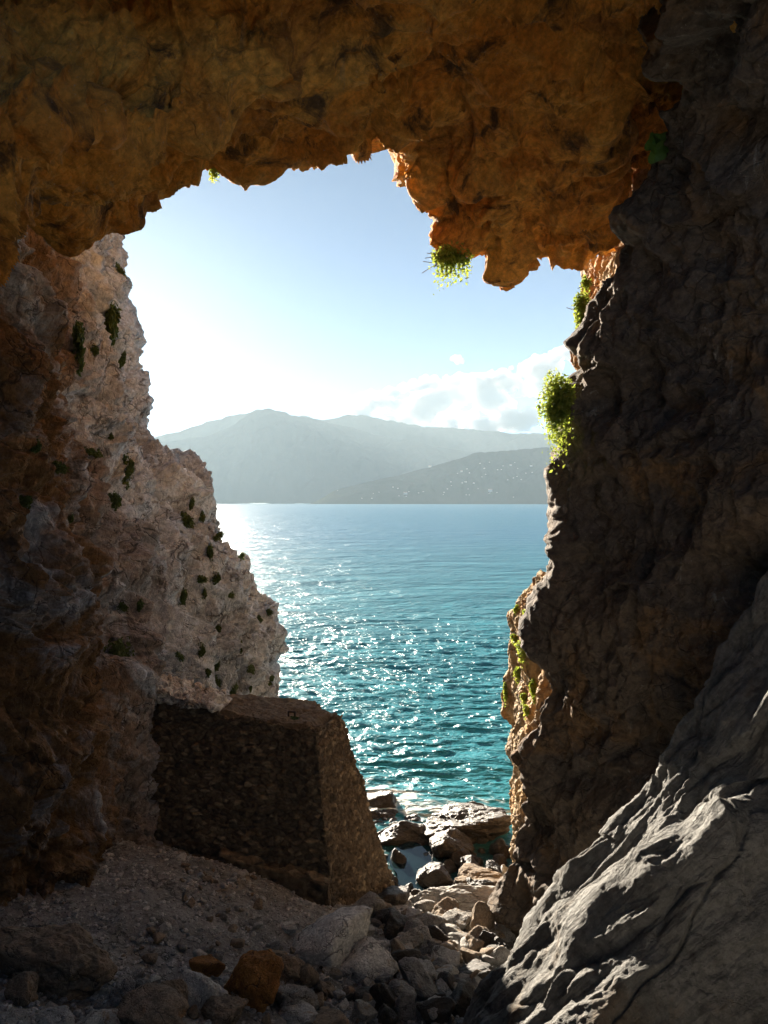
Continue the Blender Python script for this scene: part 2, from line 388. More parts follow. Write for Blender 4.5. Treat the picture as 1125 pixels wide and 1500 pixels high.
# --- roof of the cave: rows run from the outside cliff over the lip and overhead to an added rear opening
def roof():
    px = [-420, -200, 0, 100, 150, 180, 215, 280, 330, 395, 430, 460, 520, 545, 585, 610, 640, 660, 690, 720, 740, 770, 800, 850, 880, 892, 906, 930, 975, 1100, 1350]
    lp = [420, 380, 340, 330, 325, 318, 292, 262, 254, 254, 248, 234, 218, 208, 240, 254, 262, 300, 362, 400, 424, 390, 374, 375, 374, 335, 268, 240, 205, 180, 160]
    ld = [7.5, 8.5, 10.4, 11.3, 11.7, 12.0, 12.3, 12.6, 12.8, 13.0, 13.1, 13.3, 13.8, 14.2, 15.0, 15.8, 16.5, 17.4, 18.1, 18.6, 18.8, 18.8, 18.8, 18.8, 18.6, 18.4, 18.2, 17.8, 16.8, 15, 13]
    rows = [[] for _ in range(11)]
    for x, y, d in zip(px, lp, ld):
        L = P(x, y, d)
        rows[0].append((L[0] * 1.3, d - 18, 44)); rows[1].append((L[0] * 1.2, d - 4.0, 31))
        rows[2].append((L[0] * 1.03, d + 1.4, L[2] + 3.2)); rows[3].append((L[0] * 1.005, d + .55, L[2] + .55)); rows[4].append(tuple(L))
        k = min(max((y - 210) / 200, 0), 1)
        rows[5].append(tuple(P(x, y - 45 - 60 * k, d - 1.1 - 1.3 * k)))
        rows[6].append(tuple(P(x, min(y - 110, 150 + .1 * y), d - 2.4 - 2.0 * k)))
        dd = 8.5 + (d - 8) * 0.27
        rows[7].append(tuple(P(x, 0, dd)))
        q = P(x, -320, dd * .68); rows[8].append(tuple(q))
        rows[9].append((q[0] * 1.35, q[1] - 1.2, 23)); rows[10].append((q[0] * 1.6, q[1] - 1.0, 40))  # roof turns up here: unseen skylight added behind the viewer for fill light
    c = np.array(rows)
    rs = [6, 14, 24, 20, 60, 60, 110, 60, 14, 6]
    cs = []
    for a, b in zip(px[:-1], px[1:]):
        inside = b > -100 and a < 1050
        cs.append(max(4, int((b - a) * (0.75 if inside else .12))))
    A = frame((0.75, 0.1, 0.62), 2.0)
    def disp(p):
        q = warp(p, 0.35, 0.8, 3)
        big = fbm(p / 3.0, 3, 5)
        pit = np.maximum(0, fbm(p / .7, 3, 77) - .30); msk = np.clip(.45 + 1.3 * vnoise(p / 1.9 + 9, 91), .08, 1)
        crack = 1.6 * joints(q, 1.4, 21, .07, A, .2) + .8 * joints(q, .6, 22, .07)
        yf = np.interp(p[:, 0], [-.6, .0, 1.1, 1.9, 2.6, 3.4], [14.3, 14.9, 15.9, 16.6, 16.3, 15.2])
        fold = np.clip((yf + .25 * fbm(p / .6, 3, 88) - p[:, 1]) / .22, 0, 1) * np.clip((p[:, 0] + .5) / .6, 0, 1) * np.clip((3.2 - p[:, 0]) / 1.2, 0, 1) * np.clip((p[:, 1] - 10.5) / 4, 0, 1)
        return .30 * big + .70 * chips(q, 2.3, 2, 11, .5, A) - .50 * np.abs(chips(q, 1.2, 4, 15, .52, A)) + msk * (.40 * chips(q, .85, 5, 13, .60, A) + .04 * fbm(p / .25, 4, 9, .65, True)) + .05 * chips(q, .4, 3, 17) - .40 * pit * msk - .16 * crack + .42 * fold
    return rock_sheet('cave_roof', c, rs, cs, M['roof'], disp, flip=False, grain=1.0)
roof_me = roof(); roof_o = structure('cave_roof', roof_me)

# --- left wall and the cliff beyond it
def left_wall():
    #     py   d@0   px1  d1   px2  d2   px3  d3   sil  dsil
    T = [(-700, 12.0, 60, 15, 100, 18, 140, 21, 170, 24),
         (0,   12.4, 60, 15.2, 100, 18, 140, 21, 172, 24),
         (200, 12.8, 60, 15.4, 100, 18, 140, 21, 173, 24),
         (340, 13.2, 60, 15.6, 100, 18, 140, 21, 174, 24),
         (400, 13.2, 60, 15.5, 105, 18, 145, 21, 178, 24),
         (450, 13.1, 65, 15.5, 110, 18, 150, 21, 181, 24),
         (488, 13.1, 70, 15.5, 112, 18, 155, 21, 190, 24),
         (520, 13.1, 70, 15.5, 115, 18, 158, 21, 187, 24.5),
         (548, 13.1, 70, 15.5, 118, 18, 160, 21, 190, 25),
         (562, 13.1, 72, 15.5, 120, 18, 165, 21, 208, 26),
         (600, 13.1, 75, 15.4, 125, 17.8, 170, 20.8, 214, 26),
         (650, 13.0, 80, 15.3, 130, 17.5, 175, 20.5, 212, 26),
         (668, 13.0, 85, 15.2, 140, 17.5, 185, 20.3, 238, 25),
         (684, 12.9, 90, 15.2, 150, 17.4, 210, 20, 287, 24),
         (702, 12.9, 92, 15.1, 155, 17.3, 215, 19.8, 304, 23.5),
         (742, 12.8, 95, 15.0, 160, 17.2, 225, 19.6, 312, 23.3),
         (790, 12.8, 98, 14.9, 165, 17.1, 235, 19.4, 331, 23.2),
         (822, 12.8, 100, 14.8, 170, 17, 245, 19.3, 369, 23),
         (860, 12.7, 100, 14.7, 175, 16.9, 255, 19.2, 389, 22.8),
         (905, 12.7, 100, 14.6, 180, 16.8, 260, 19.1, 407, 22.6),
         (960, 12.7, 100, 14.5, 180, 16.7, 265, 19, 400, 22.5),
         (1010, 12.7, 100, 14.4, 180, 16.6, 265, 19, 404, 22.4),
         (1045, 12.7, 100, 14.3, 180, 16.5, 260, 18.9, 410, 22.3),
         (1120, 12.7, 100, 14.2, 180, 16.4, 250, 18.4, 430, 22.3),
         (1200, 12.8, 100, 14.2, 190, 16.2, 262, 17.9, 440, 22.3),
         (1270, 13.0, 100, 14.1, 190, 16.0, 275, 17.8, 450, 22.3),
         (1340, 13.2, 100, 14.1, 190, 15.9, 270, 17.8, 450, 22.3),
         (1480, 13.0, 100, 14.0, 190, 15.6, 270, 17.6, 450, 22.3)]
    T = [(py, d0, p1, d1, p2, d2 + .6, p3, d3 + 1.8, ps, ds + 4.0) for (py, d0, p1, d1, p2, d2, p3, d3, ps, ds) in T]
    rows = []
    for (py, d0, p1, d1, p2, d2, p3, d3, ps, ds) in T:
        S = P(ps, py, ds); z0 = P(0, py, d0)[2]
        rows.append([(-5, -13, min(z0, 15.5 + .05 * z0)), (-11, -5, min(z0, 15.5 + .05 * z0)), (-9, 5, min(z0, 19 + .3 * (z0 - 19))), tuple(P(0, py, d0)), tuple(P(p1, py, d1)), tuple(P(p2, py, d2)), tuple(P(p3, py, d3)),  # rear part kept low so the added skylight admits more sky
                     tuple(P(ps - (ps - p3) * .28, py, ds - (ds - d3) * .35)), tuple(S), (S[0] - 1.2, ds + 1.4, S[2]), (S[0] - 6, ds + 3.5, S[2]), (S[0] - 25, ds + 9, S[2])])
    rs = [12]
    for a, b in zip(T[1:-1], T[2:]): rs.append(max(6, int((b[0] - a[0]) * 0.55)))
    cs = [6, 10, 30, 60, 60, 60, 50, 40, 24, 12, 6]
    A = frame((0.3, 0.1, 1.0), 1.9)
    def disp(p):
        q = warp(p, 0.35, 0.6, 13)
        crack = 1.9 * joints(q, 1.7, 31, .06, A, .35) + 1.1 * joints(q, .8, 32, .075, A, .25) + .6 * joints(q, .4, 33, .09, A, .1)
        return .30 * fbm(p / 3.5, 3, 15) + .62 * chips(q, 2.0, 3, 51, .5, A) - .70 * np.abs(chips(q, 1.3, 5, 55, .55, A)) + np.clip(.5 + 1.3 * vnoise(p / 2.0, 97), .15, 1) * .20 * chips(q, .5, 5, 54, .58, A) + .34 * ledges(q, (.5, .3, .8), 1.1, 57) + .045 * fbm(p / .2, 4, 19, .65, True) - .15 * crack
    return rock_sheet('cliff', rows, rs, cs, M['left'], disp, flip=False, grain=1.1)
left_me = left_wall(); left_o = structure('cave_wall', left_me)

# --- right wall
def right_wall():
    #     py    sil   dsil
    T = [(-700, 1000, 10.2), (-150, 985, 10.8), (0, 980, 11.2), (90, 986, 11.7), (132, 988, 12.0), (172, 966, 12.6), (250, 938, 13.4), (330, 907, 14.0), (382, 900, 14.4),
         (430, 876, 14.7), (500, 858, 15.0), (560, 854, 15.2), (610, 848, 15.2), (650, 830, 15.4), (705, 822, 15.6), (760, 836, 15.6), (805, 840, 15.6), (850, 830, 15.6),
         (920, 794, 15.8), (1000, 790, 16), (1080, 780, 16.2), (1155, 760, 16.5), (1215, 738, 16.8), (1260, 735, 16.8), (1320, 738, 16.6), (1400, 744, 16.4), (1560, 752, 16.2)]
    rows = []
    for py, ps, ds in T:
        S = P(ps, py, ds); z0 = P(0, py, 12)[2]
        ed = min(11.9, ds - 2.2); e = P(1125, py, ed)
        a = P(ps + (1125 - ps) * .66, py, ed + (ds - ed) * .30); b = P(ps + (1125 - ps) * .33, py, ed + (ds - ed) * .62); c = P(ps + (1125 - ps) * .1, py, ed + (ds - ed) * .88)
        rows.append([(5, -13, min(z0, 15.5 + .05 * z0)), (11, -5, min(z0, 15.5 + .05 * z0)), (8.5, 5, min(z0, 19 + .3 * (z0 - 19))), (7.2, ed - 2.2, e[2]), tuple(e), tuple(a), tuple(b), tuple(c), tuple(S), (S[0] + .45, ds + .7, S[2]), (S[0] + 3.0, ds + 2.5, S[2]), (S[0] + 30, ds + 9, S[2])])  # rear end lowered too, widening the added skylight
    rs = [10]
    for a, b in zip(T[1:-1], T[2:]): rs.append(max(8, int((b[0] - a[0]) * 0.55)))
    cs = [5, 8, 16, 20, 60, 60, 60, 40, 20, 14, 6]
    A = frame((0.55, 0.1, 0.85), 1.5)
    def disp(p):
        q = warp(p, 0.25, 0.5, 23)
        crack = 1.8 * joints(q, 2.2, 41, .035, A, .3) + .8 * joints(q, .8, 42, .05, A, .1)
        return .20 * fbm(p / 4, 2, 25) + .95 * chips(q, 2.7, 2, 151, .42, A) - .70 * np.abs(chips(q, 1.5, 4, 154, .5, A)) + .10 * chips(q, .55, 4, 159, .55) + .05 * chips(q, .3, 3, 158) + np.clip(.4 + 1.4 * vnoise(p / 1.8, 95), .15, 1) * .15 * chips(q, .6, 4, 157, .55, A) + .30 * ledges(q, (.75, .1, -.6), 1.6, 163) + .012 * fbm(p / .2, 3, 29, .6, True) - .10 * crack
    return rock_sheet('cave_wall', rows, rs, cs, M['right'], disp, flip=True, grain=.55)
right_me = right_wall(); right_o = structure('cave_wall', right_me)

# --- sloping grey rock at the lower right
def slab():
    #     edge px, py, d   then going right/nearer
    T = [((655, 1580, 11.3), (760, 1600, 9.9), (880, 1640, 9.2), (1010, 1700, 9.0), (1200, 1760, 9)),
         ((690, 1500, 11.9), (770, 1500, 10.6), (880, 1500, 9.6), (1000, 1500, 9.4), (1180, 1500, 9.2)),
         ((742, 1402, 12.4), (800, 1410, 11.2), (880, 1410, 10.2), (1000, 1400, 9.7), (1180, 1380, 9.4)),
         ((800, 1312, 12.7), (840, 1320, 11.8), (900, 1320, 10.7), (1000, 1300, 9.8), (1180, 1280, 9.5)),
         ((868, 1240, 12.7), (895, 1245, 12.0), (940, 1240, 11.2), (1020, 1222, 10.2), (1180, 1200, 9.6)),
         ((905, 1190, 12.5), (930, 1192, 12.0), (970, 1180, 11.4), (1050, 1160, 10.8), (1180, 1130, 10.3)),
         ((958, 1130, 12.2), (980, 1130, 11.9), (1010, 1115, 11.4), (1070, 1080, 10.9), (1190, 1030, 9.8)),
         ((990, 1075, 12.0), (1008, 1072, 11.8), (1035, 1055, 11.5), (1085, 1015, 11.0), (1200, 950, 10.2)),
         ((1030, 1015, 11.8), (1045, 1010, 11.7), (1065, 990, 11.5), (1105, 945, 11.2), (1210, 870, 10.6)),
         ((1070, 950, 11.6), (1082, 940, 11.5), (1095, 925, 11.4), (1130, 880, 11.2), (1220, 800, 10.8)),
         ((1150, 850, 11.6), (1160, 840, 11.5), (1170, 830, 11.4), (1190, 790, 11.3), (1250, 720, 11.0))]
    rows = []
    for r in T:
        e = P(*r[0])
        rows.append([(e[0] + 1.5, e[1] + 2.6, e[2] - 5), (e[0] + .35, e[1] + .8, e[2] - .8)] + [tuple(P(*q)) for q in r] + [(9, 3, r[4] and P(*r[4])[2] + .6)])
    rs = [60] + [58] * 6 + [44, 44, 44]
    cs = [10, 22, 50, 60, 60, 50, 8]
    A = frame((-0.55, 0.25, -0.8), 3.2)
    def disp(p):
        q = warp(p, 0.25, 0.8, 33)
        crack = 1.8 * joints(q, 1.1, 51, .05, A, .2) + .9 * joints(q, .5, 52, .07, A, .1)
        return .10 * fbm(p / 2.5, 3, 35) + .32 * chips(q, 1.5, 2, 251, .5, A) - .26 * np.abs(chips(q, 1.2, 3, 258, .45, A)) + .05 * chips(q, .35, 3, 259, .5, A) + np.clip(.4 + 1.4 * vnoise(p / 1.2, 96), .1, 1) * .12 * chips(q, .5, 4, 255, .55, A) + .24 * ledges(q, (.75, -.3, -.55), .6, 263, .2) + .02 * fbm(p / .15, 3, 39, .6, True) - .06 * crack
    return rock_sheet('rock_ramp', rows, rs, cs, M['slab'], disp, flip=True, grain=.5)
slab_me = slab(); slab_o = structure('rock_slope', slab_me)

# --- back of the cave behind the viewer
def back_wall():
    rows = []
    for z in (-4, 2, 8, 12, 16.5): rows.append([(x, -10.5 - 1.5 * math.cos(x / 8), z) for x in (-13, -8, -3, 3, 8, 13)])  # top height set by how much light the added skylight should give
    return rock_sheet('cave_back', rows, [12] * 4, [12] * 5, M['right'], lambda p: .5 * fbm(p / 3, 4, 3), flip=False)
structure('cave_back', back_wall())

# --- cave floor and shore bed: one height field through picked points
FP = [PZ(*q) for q in [(0, 1345, 3.9), (150, 1330, 3.6), (280, 1255, 2.9), (380, 1290, 2.4), (485, 1332, 1.7), (0, 1500, 4.4), (200, 1500, 3.7), (400, 1500, 2.9), (560, 1500, 2.4), (690, 1500, 2.3),
      (240, 1400, 3.3), (400, 1400, 2.6), (560, 1400, 1.8), (650, 1350, 1.2), (740, 1350, 1.2), (600, 1310, 0.15), (600, 1280, -.25), (640, 1262, -0.3), (700, 1305, .5), (745, 1290, .2), (600, 1232, -.35), (700, 1235, -.1), (560, 1190, -.6), (700, 1185, -.9), (600, 1145, -1.8), (740, 1150, -1.8)]]
FP += [np.array(q, float) for q in [(0, 0, 9.2), (0, 3, 8.1), (-5, 1, 9.2), (6, 1, 9.0), (-6, 6, 6.6), (0, 6, 5.6), (4, 7, 4.8), (-8, 10, 5.0), (-7.5, 13, 4.2), (5, 11, 2.6), (6, 16, 1.5), (-5, 19, 2.0), (-6, 24, .5), (7, 22, 0), (-10, 30, -2.5), (0, 33, -3), (10, 30, -2.5), (0, -9, 10.5), (-9, -9, 11), (9, -9, 11), (-3, 22, -.2)]]
FP = np.array(FP)
def _phi(r2): return 0.5 * r2 * np.log(np.maximum(r2, 1e-9))
_n = len(FP); _A = np.zeros((_n + 3, _n + 3)); _d2 = ((FP[:, None, :2] - FP[None, :, :2]) ** 2).sum(2)
_A[:_n, :_n] = _phi(_d2) + np.eye(_n) * .05; _A[:_n, _n] = 1; _A[:_n, _n + 1:] = FP[:, :2]; _A[_n, :_n] = 1; _A[_n + 1:, :_n] = FP[:, :2].T
_w = np.linalg.solve(_A, np.concatenate([FP[:, 2], np.zeros(3)]))
def floor_z(xy):
    d2 = ((xy[:, None, :] - FP[None, :, :2]) ** 2).sum(2)
    z = _phi(d2) @ _w[:_n] + _w[_n] + xy @ _w[_n + 1:]
    p = np.concatenate([xy, np.zeros((len(xy), 1))], 1)
    return np.maximum(z, -3.2) + 0.10 * fbm(p / 1.3, 4, 61) + 0.03 * fbm(p / .22, 3, 67)
ys = np.concatenate([np.linspace(-13, 6, 40), np.linspace(6.1, 27, 420), np.linspace(27.3, 38, 20)])
xs = np.concatenate([np.linspace(-14, -7.6, 14), np.linspace(-7.5, 6, 300), np.linspace(6.2, 14, 14)])
gx, gy = np.meshgrid(xs, ys); xy = np.stack([gx.ravel(), gy.ravel()], 1)
fz = np.concatenate([floor_z(c) for c in np.array_split(xy, 12)])
floor_me = mesh_from('cave_floor', np.concatenate([xy, fz[:, None]], 1), grid_faces(len(ys), len(xs))[:, ::-1], M['floor'])
floor_o = structure('cave_floor', floor_me)
floor_bvh = bvh_of(floor_me)

# ------------------------------------------------------------------ sunlit rock outside the mouth, at the right
def outer_sheet(name, T, seed, mat):
    # T rows: py, (px, d) silhouette, (px, d) middle, (px, d) near edge
    rows = []
    for py, (p0, d0), (p1, d1), (p2, d2) in T:
        S = P(p0, py, d0); E = P(p2, py, d2)
        rows.append([(S[0] + 4, d0 + 3, S[2]), (S[0] + .8, d0 + 1.0, S[2]), tuple(S), tuple(P(p1, py, d1)), tuple(E), (E[0] + 1.0, d2 - .6, E[2]), (E[0] + 5, d2, E[2])])
    rs = [max(10, int(abs(b[0] - a[0]) * .8)) for a, b in zip(T[:-1], T[1:])]
    A = frame((0.1, 0.1, 1.0), 2.4)
    def disp(p):
        q = warp(p, .2, .9, seed)
        crack = joints(q, .7, seed, .05, A, .3)
        return .16 * fbm(p / 1.6, 3, seed) + .34 * chips(q, 1.0, 6, seed, .55, A) + .04 * fbm(p / .15, 3, seed + 7, .6, True) - .08 * crack
    return rock_sheet(name, rows, rs, [8, 16, 60, 60, 20, 8], mat, disp, flip=True)
pin_me = outer_sheet('rock_pinnacle', [
    (842, (800, 21.6), (806, 20.1), (818, 19.2)), (852, (782, 22.2), (798, 20.5), (820, 18.9)), (866, (768, 22.8), (790, 20.7), (820, 18.7)), (888, (759, 23.2), (785, 20.9), (822, 18.7)), (906, (750, 23.5), (782, 20.9), (822, 18.5)),
    (950, (747, 23.6), (780, 20.9), (822, 18.3)), (1000, (742, 23.7), (778, 20.9), (820, 18.3)), (1040, (744, 23.6), (776, 20.9), (815, 18.3)), (1065, (752, 23.4), (778, 20.9), (812, 18.3)),
    (1098, (749, 23.4), (772, 20.9), (805, 18.3)), (1130, (757, 23.2), (774, 20.9), (800, 18.3)), (1200, (757, 23.2), (772, 20.7), (795, 18.3)), (1330, (757, 23), (772, 20.5), (795, 18.3))], 301, M['outer'])
tag(link('rock_pinnacle', pin_me), 'sunlit orange brown rock pinnacle with bright plants beside the dark right wall', 'rock pinnacle')
out_me = outer_sheet('cliff', [
    (120, (985, 20.5), (1000, 19), (1040, 17.5)), (215, (938, 20.8), (955, 19.2), (980, 17.6)), (265, (903, 21), (915, 19.6), (950, 17.8)), (330, (889, 21.2), (905, 19.8), (940, 17.8)), (374, (880, 21.3), (895, 19.9), (925, 17.8)), (386, (856, 21.6), (876, 20), (915, 17.9)), (405, (857, 21.6), (876, 20.0), (905, 18)), (430, (853, 21.6), (872, 19.9), (900, 18)),
    (470, (852, 21.6), (868, 20), (890, 18)), (505, (848, 21.4), (862, 20), (885, 18)), (560, (854, 21), (866, 20), (888, 18)), (700, (855, 21), (866, 20), (885, 18))], 331, M['outer'])
out_o = structure('cliff', out_me)

# ------------------------------------------------------------------ masonry buttress
def masonry():
    base = [P(190, 1205, 18.4), P(487, 1330, 17.3), P(577, 1292, 20.1), np.array([-1.2, 22.6, 0]), np.array([-6.5, 21.5, 1.5])]
    top = [P(190, 1024, 18.9), P(461, 1064, 18.0), P(501, 1047, 19.2), np.array([-2.0, 20.6, 5.55]), np.array([-6.6, 20.9, 5.7])]
    base = np.array(base + base[:1]); top = np.array(top + top[:1])
    def dense(poly, n):
        return np.concatenate([np.linspace(a, b, k, endpoint=False) for a, b, k in zip(poly[:-1], poly[1:], n)] + [poly[-1:]])
    n = [200, 150, 40, 60, 40]
    Bd, Td = dense(base, n), dense(top, n)
    lo = Bd - (Td - Bd) * .25
    cen = Td[:-1].mean(0)
    rows = [lo + (Bd - lo) * t for t in np.linspace(0, 1, 20, endpoint=False)]
    rows += [Bd + (Td - Bd) * t for t in np.linspace(0, 1, 190)]
    rows += [Td + (cen - Td) * t for t in np.linspace(0, 1, 70)[1:]]
    g = np.array(rows)
    nn = -grid_normals(g); nn[210:] = (0, 0, 1)
    nn = smooth_grid(nn, 3); nn /= np.maximum(np.linalg.norm(nn, axis=2, keepdims=True), 1e-6)
    p = g.reshape(-1, 3)
    q = warp(warp(p, .06, 1.2, 403), .02, 5.0, 401) / np.array([.19, .19, .105])
    i0 = np.floor(q)
    h, e = facet(q, 411, 1.0, .5)
    mort = np.clip(1 - e / .14, 0, 1)
    stone = np.clip(.5 + h * .9, 0, 1)
    topm = np.zeros(g.shape[:2]); topm[212:] = 1; topm = topm.ravel()
    d = (.045 * h - .06 * mort) * (1 - topm * .75) + .012 * fbm(p / .12, 4, 421) + .05 * fbm(p / .9, 3, 425) + .05 * chips(p, .5, 3, 427) + topm * .035 * chips(p, .35, 4, 3)
    edge = np.zeros(g.shape[:2]); edge[205:218] = 1; edge = smooth_grid(edge[..., None], 3)[..., 0].ravel()
    v = p + nn.reshape(-1, 3) * d[:, None]
    v[:, 2] -= edge * np.maximum(0, .7 * chips(p, .5, 4, 431) + .15) * .22
    return mesh_from('masonry_buttress', v, grid_faces(g.shape[0], g.shape[1]), M['masonry'], attr={'stone': np.where(topm > .5, .75 + .1 * h, stone), 'mortar': mort * (1 - topm)})
mas_me = masonry()
mas = tag(link('masonry_buttress', mas_me), 'battered rubble masonry buttress with a flat broken top built against the left cliff', 'stone buttress')
def block(name, pts_bot, pts_top, mat, parent, seed, res=.03, amp=.05):
    b, t = np.array(pts_bot + pts_bot[:1]), np.array(pts_top + pts_top[:1])
    n = [max(4, int(np.linalg.norm(q - p) / res)) for p, q in zip(b[:-1], b[1:])]
    den = lambda poly: np.concatenate([np.linspace(p, q, k, endpoint=False) for p, q, k in zip(poly[:-1], poly[1:], n)] + [poly[-1:]])
    B, T_ = den(b), den(t); cen = T_[:-1].mean(0); nv = max(6, int(np.linalg.norm(t[0] - b[0]) / res))
    g = np.array([B + (T_ - B) * k for k in np.linspace(0, 1, nv)] + [T_ + (cen - T_) * k for k in np.linspace(0, 1, 24)[1:]])
    nn = -smooth_grid(grid_normals(g), 3); p = g.reshape(-1, 3)
    h, e = facet(warp(p, .05, 3, seed) / np.array([.3, .3, .2]), seed, 1, .6)
    mort = np.clip(1 - e / .14, 0, 1)
    v = p + nn.reshape(-1, 3) * (amp * h - amp * .8 * mort + amp * fbm(p / .3, 4, seed + 5))[:, None]
    return link(name, mesh_from(name, v, grid_faces(*g.shape[:2]), mat, attr={'stone': .5 + h, 'mortar': mort}), parent)
fo0, fo1 = P(318, 1262, 17.45), P(482, 1322, 17.05)
back = np.array([0, 1.0, 0])
block('footing', [fo0 - (0, 0, .9), fo1 - (0, 0, .9), fo1 + back - (0, 0, .9), fo0 + back - (0, 0, .9)], [fo0 + (0, .02, .12), fo1 + (0, .02, .42), fo1 + back + (0, 0, .42), fo0 + back + (0, 0, .12)], M['masonry'], mas, 441)
c0, c1 = P(212, 1030, 18.75), P(322, 1042, 18.35)
up = np.array([0, 0, .36])
cap = block('capping', [c0, c1, c1 + (0.1, 1.3, 0), c0 + (0, 1.8, 0)], [c0 + up, c1 + up * .5 - (.25, 0, 0), c1 + (-.1, 1.3, 0) + up * .4, c0 + (0, 1.8, 0) + up], M['pale'], mas, 451, amp=.13)
cap['label'] = 'broken pale concrete capping raised on the left end of the buttress'
def tube(bm, a, b, r):
    a, b = Vector(a), Vector(b); m = (b - a).to_track_quat('Z', 'Y').to_matrix().to_4x4(); m.translation = (a + b) / 2
    bmesh.ops.create_cone(bm, cap_ends=True, segments=8, radius1=r, radius2=r, depth=(b - a).length, matrix=m)
for (px, py, d) in ((327, 1050, 18.9), (427, 1056, 18.7)):
    q = Vector(P(px, py, d)); bm = bmesh.new()
    tube(bm, q + Vector((-.075, 0, -.15)), q + Vector((-.075, 0, .24)), .024); tube(bm, q + Vector((.085, .02, -.15)), q + Vector((.085, .02, .22)), .024); tube(bm, q + Vector((-.085, 0, .235)), q + Vector((.095, .02, .215)), .026)
    me = bpy.data.meshes.new('iron_bracket'); bm.to_mesh(me); bm.free(); me.materials.append(M['iron'])
    link('iron_bracket', me, mas)

# ------------------------------------------------------------------ boulders
def ico(sub):
    bm = bmesh.new(); bmesh.ops.create_icosphere(bm, subdivisions=sub, radius=1)
    v = np.array([q.co[:] for q in bm.verts]); f = np.array([[w_.index for w_ in q.verts] for q in bm.faces]); bm.free(); return v, f
ICO = {k: ico(k) for k in (1, 2, 3, 4, 5, 6)}
def rock_shape(seed, sub=5, planes=16, soft=10, rag=.10, fine=.03):
    r = np.random.default_rng(seed); v, f = ICO[sub]
    nrm = r.normal(size=(planes, 3)); nrm /= np.linalg.norm(nrm, axis=1, keepdims=True)
    off = r.uniform(.62, 1.0, planes)
    c = np.maximum(v @ nrm.T, 1e-3) / off
    rad = 1 / ((c ** soft).sum(1) ** (1 / soft))
    q = v * np.minimum(rad, 1.35)[:, None]
    d = rag * 1.3 * chips(q + seed, .8, 4, seed % 50, .5) + rag * .6 * fbm(q / .7, 2, seed) + fine * fbm(q / .14, 4, seed + 9, .6, True)
    if sub >= 4:
        d = d - rag * .6 * joints(q + seed, .9, seed % 40, .04)
    return q + v * d[:, None], f
VAR = {}
def rock_mesh(kind, k, mat):
    key = (kind, k, mat)
    if key not in VAR:
        if kind == 'round': v, f = rock_shape(1000 + k, 5, 15, 13, .08, .03)
        elif kind == 'angular': v, f = rock_shape(1100 + k, 5, 11, 24, .11, .03)
        elif kind == 'ragged': v, f = rock_shape(1200 + k, 6, 14, 9, .16, .05)
        elif kind == 'cobble': v, f = rock_shape(1300 + k, 4, 12, 16, .08, .03)
        VAR[key] = mesh_from('boulder', v, f, M[mat])
    return VAR[key]
def put(name, kind, k, mat, px, py, wpx, hpx, label, cat, group=None, depth=.85, rz=None, tilt=0.0, sink=.25, surf=None):
    hit = pick(surf or floor_bvh, px, py + hpx * .3)
    if not hit[0]: return None
    d = hit[0].y
    sx = wpx / F * d / 2; hz = hpx / F * d / 2
    o = link(name, rock_mesh(kind, k, mat))
    sz = max(hz * .95, sx * .35)
    o.scale = (sx * 1.1, sx * depth * 1.15, sz * 1.1)
    o.location = hit[0] + Vector((0, 0, sz * (1 - 2 * sink)))
    o.rotation_euler = (0, tilt, random.uniform(-.5, .5) if rz is None else rz)
    if group: o['group'] = group
    return tag(o, label, cat)
B = 'boulder'
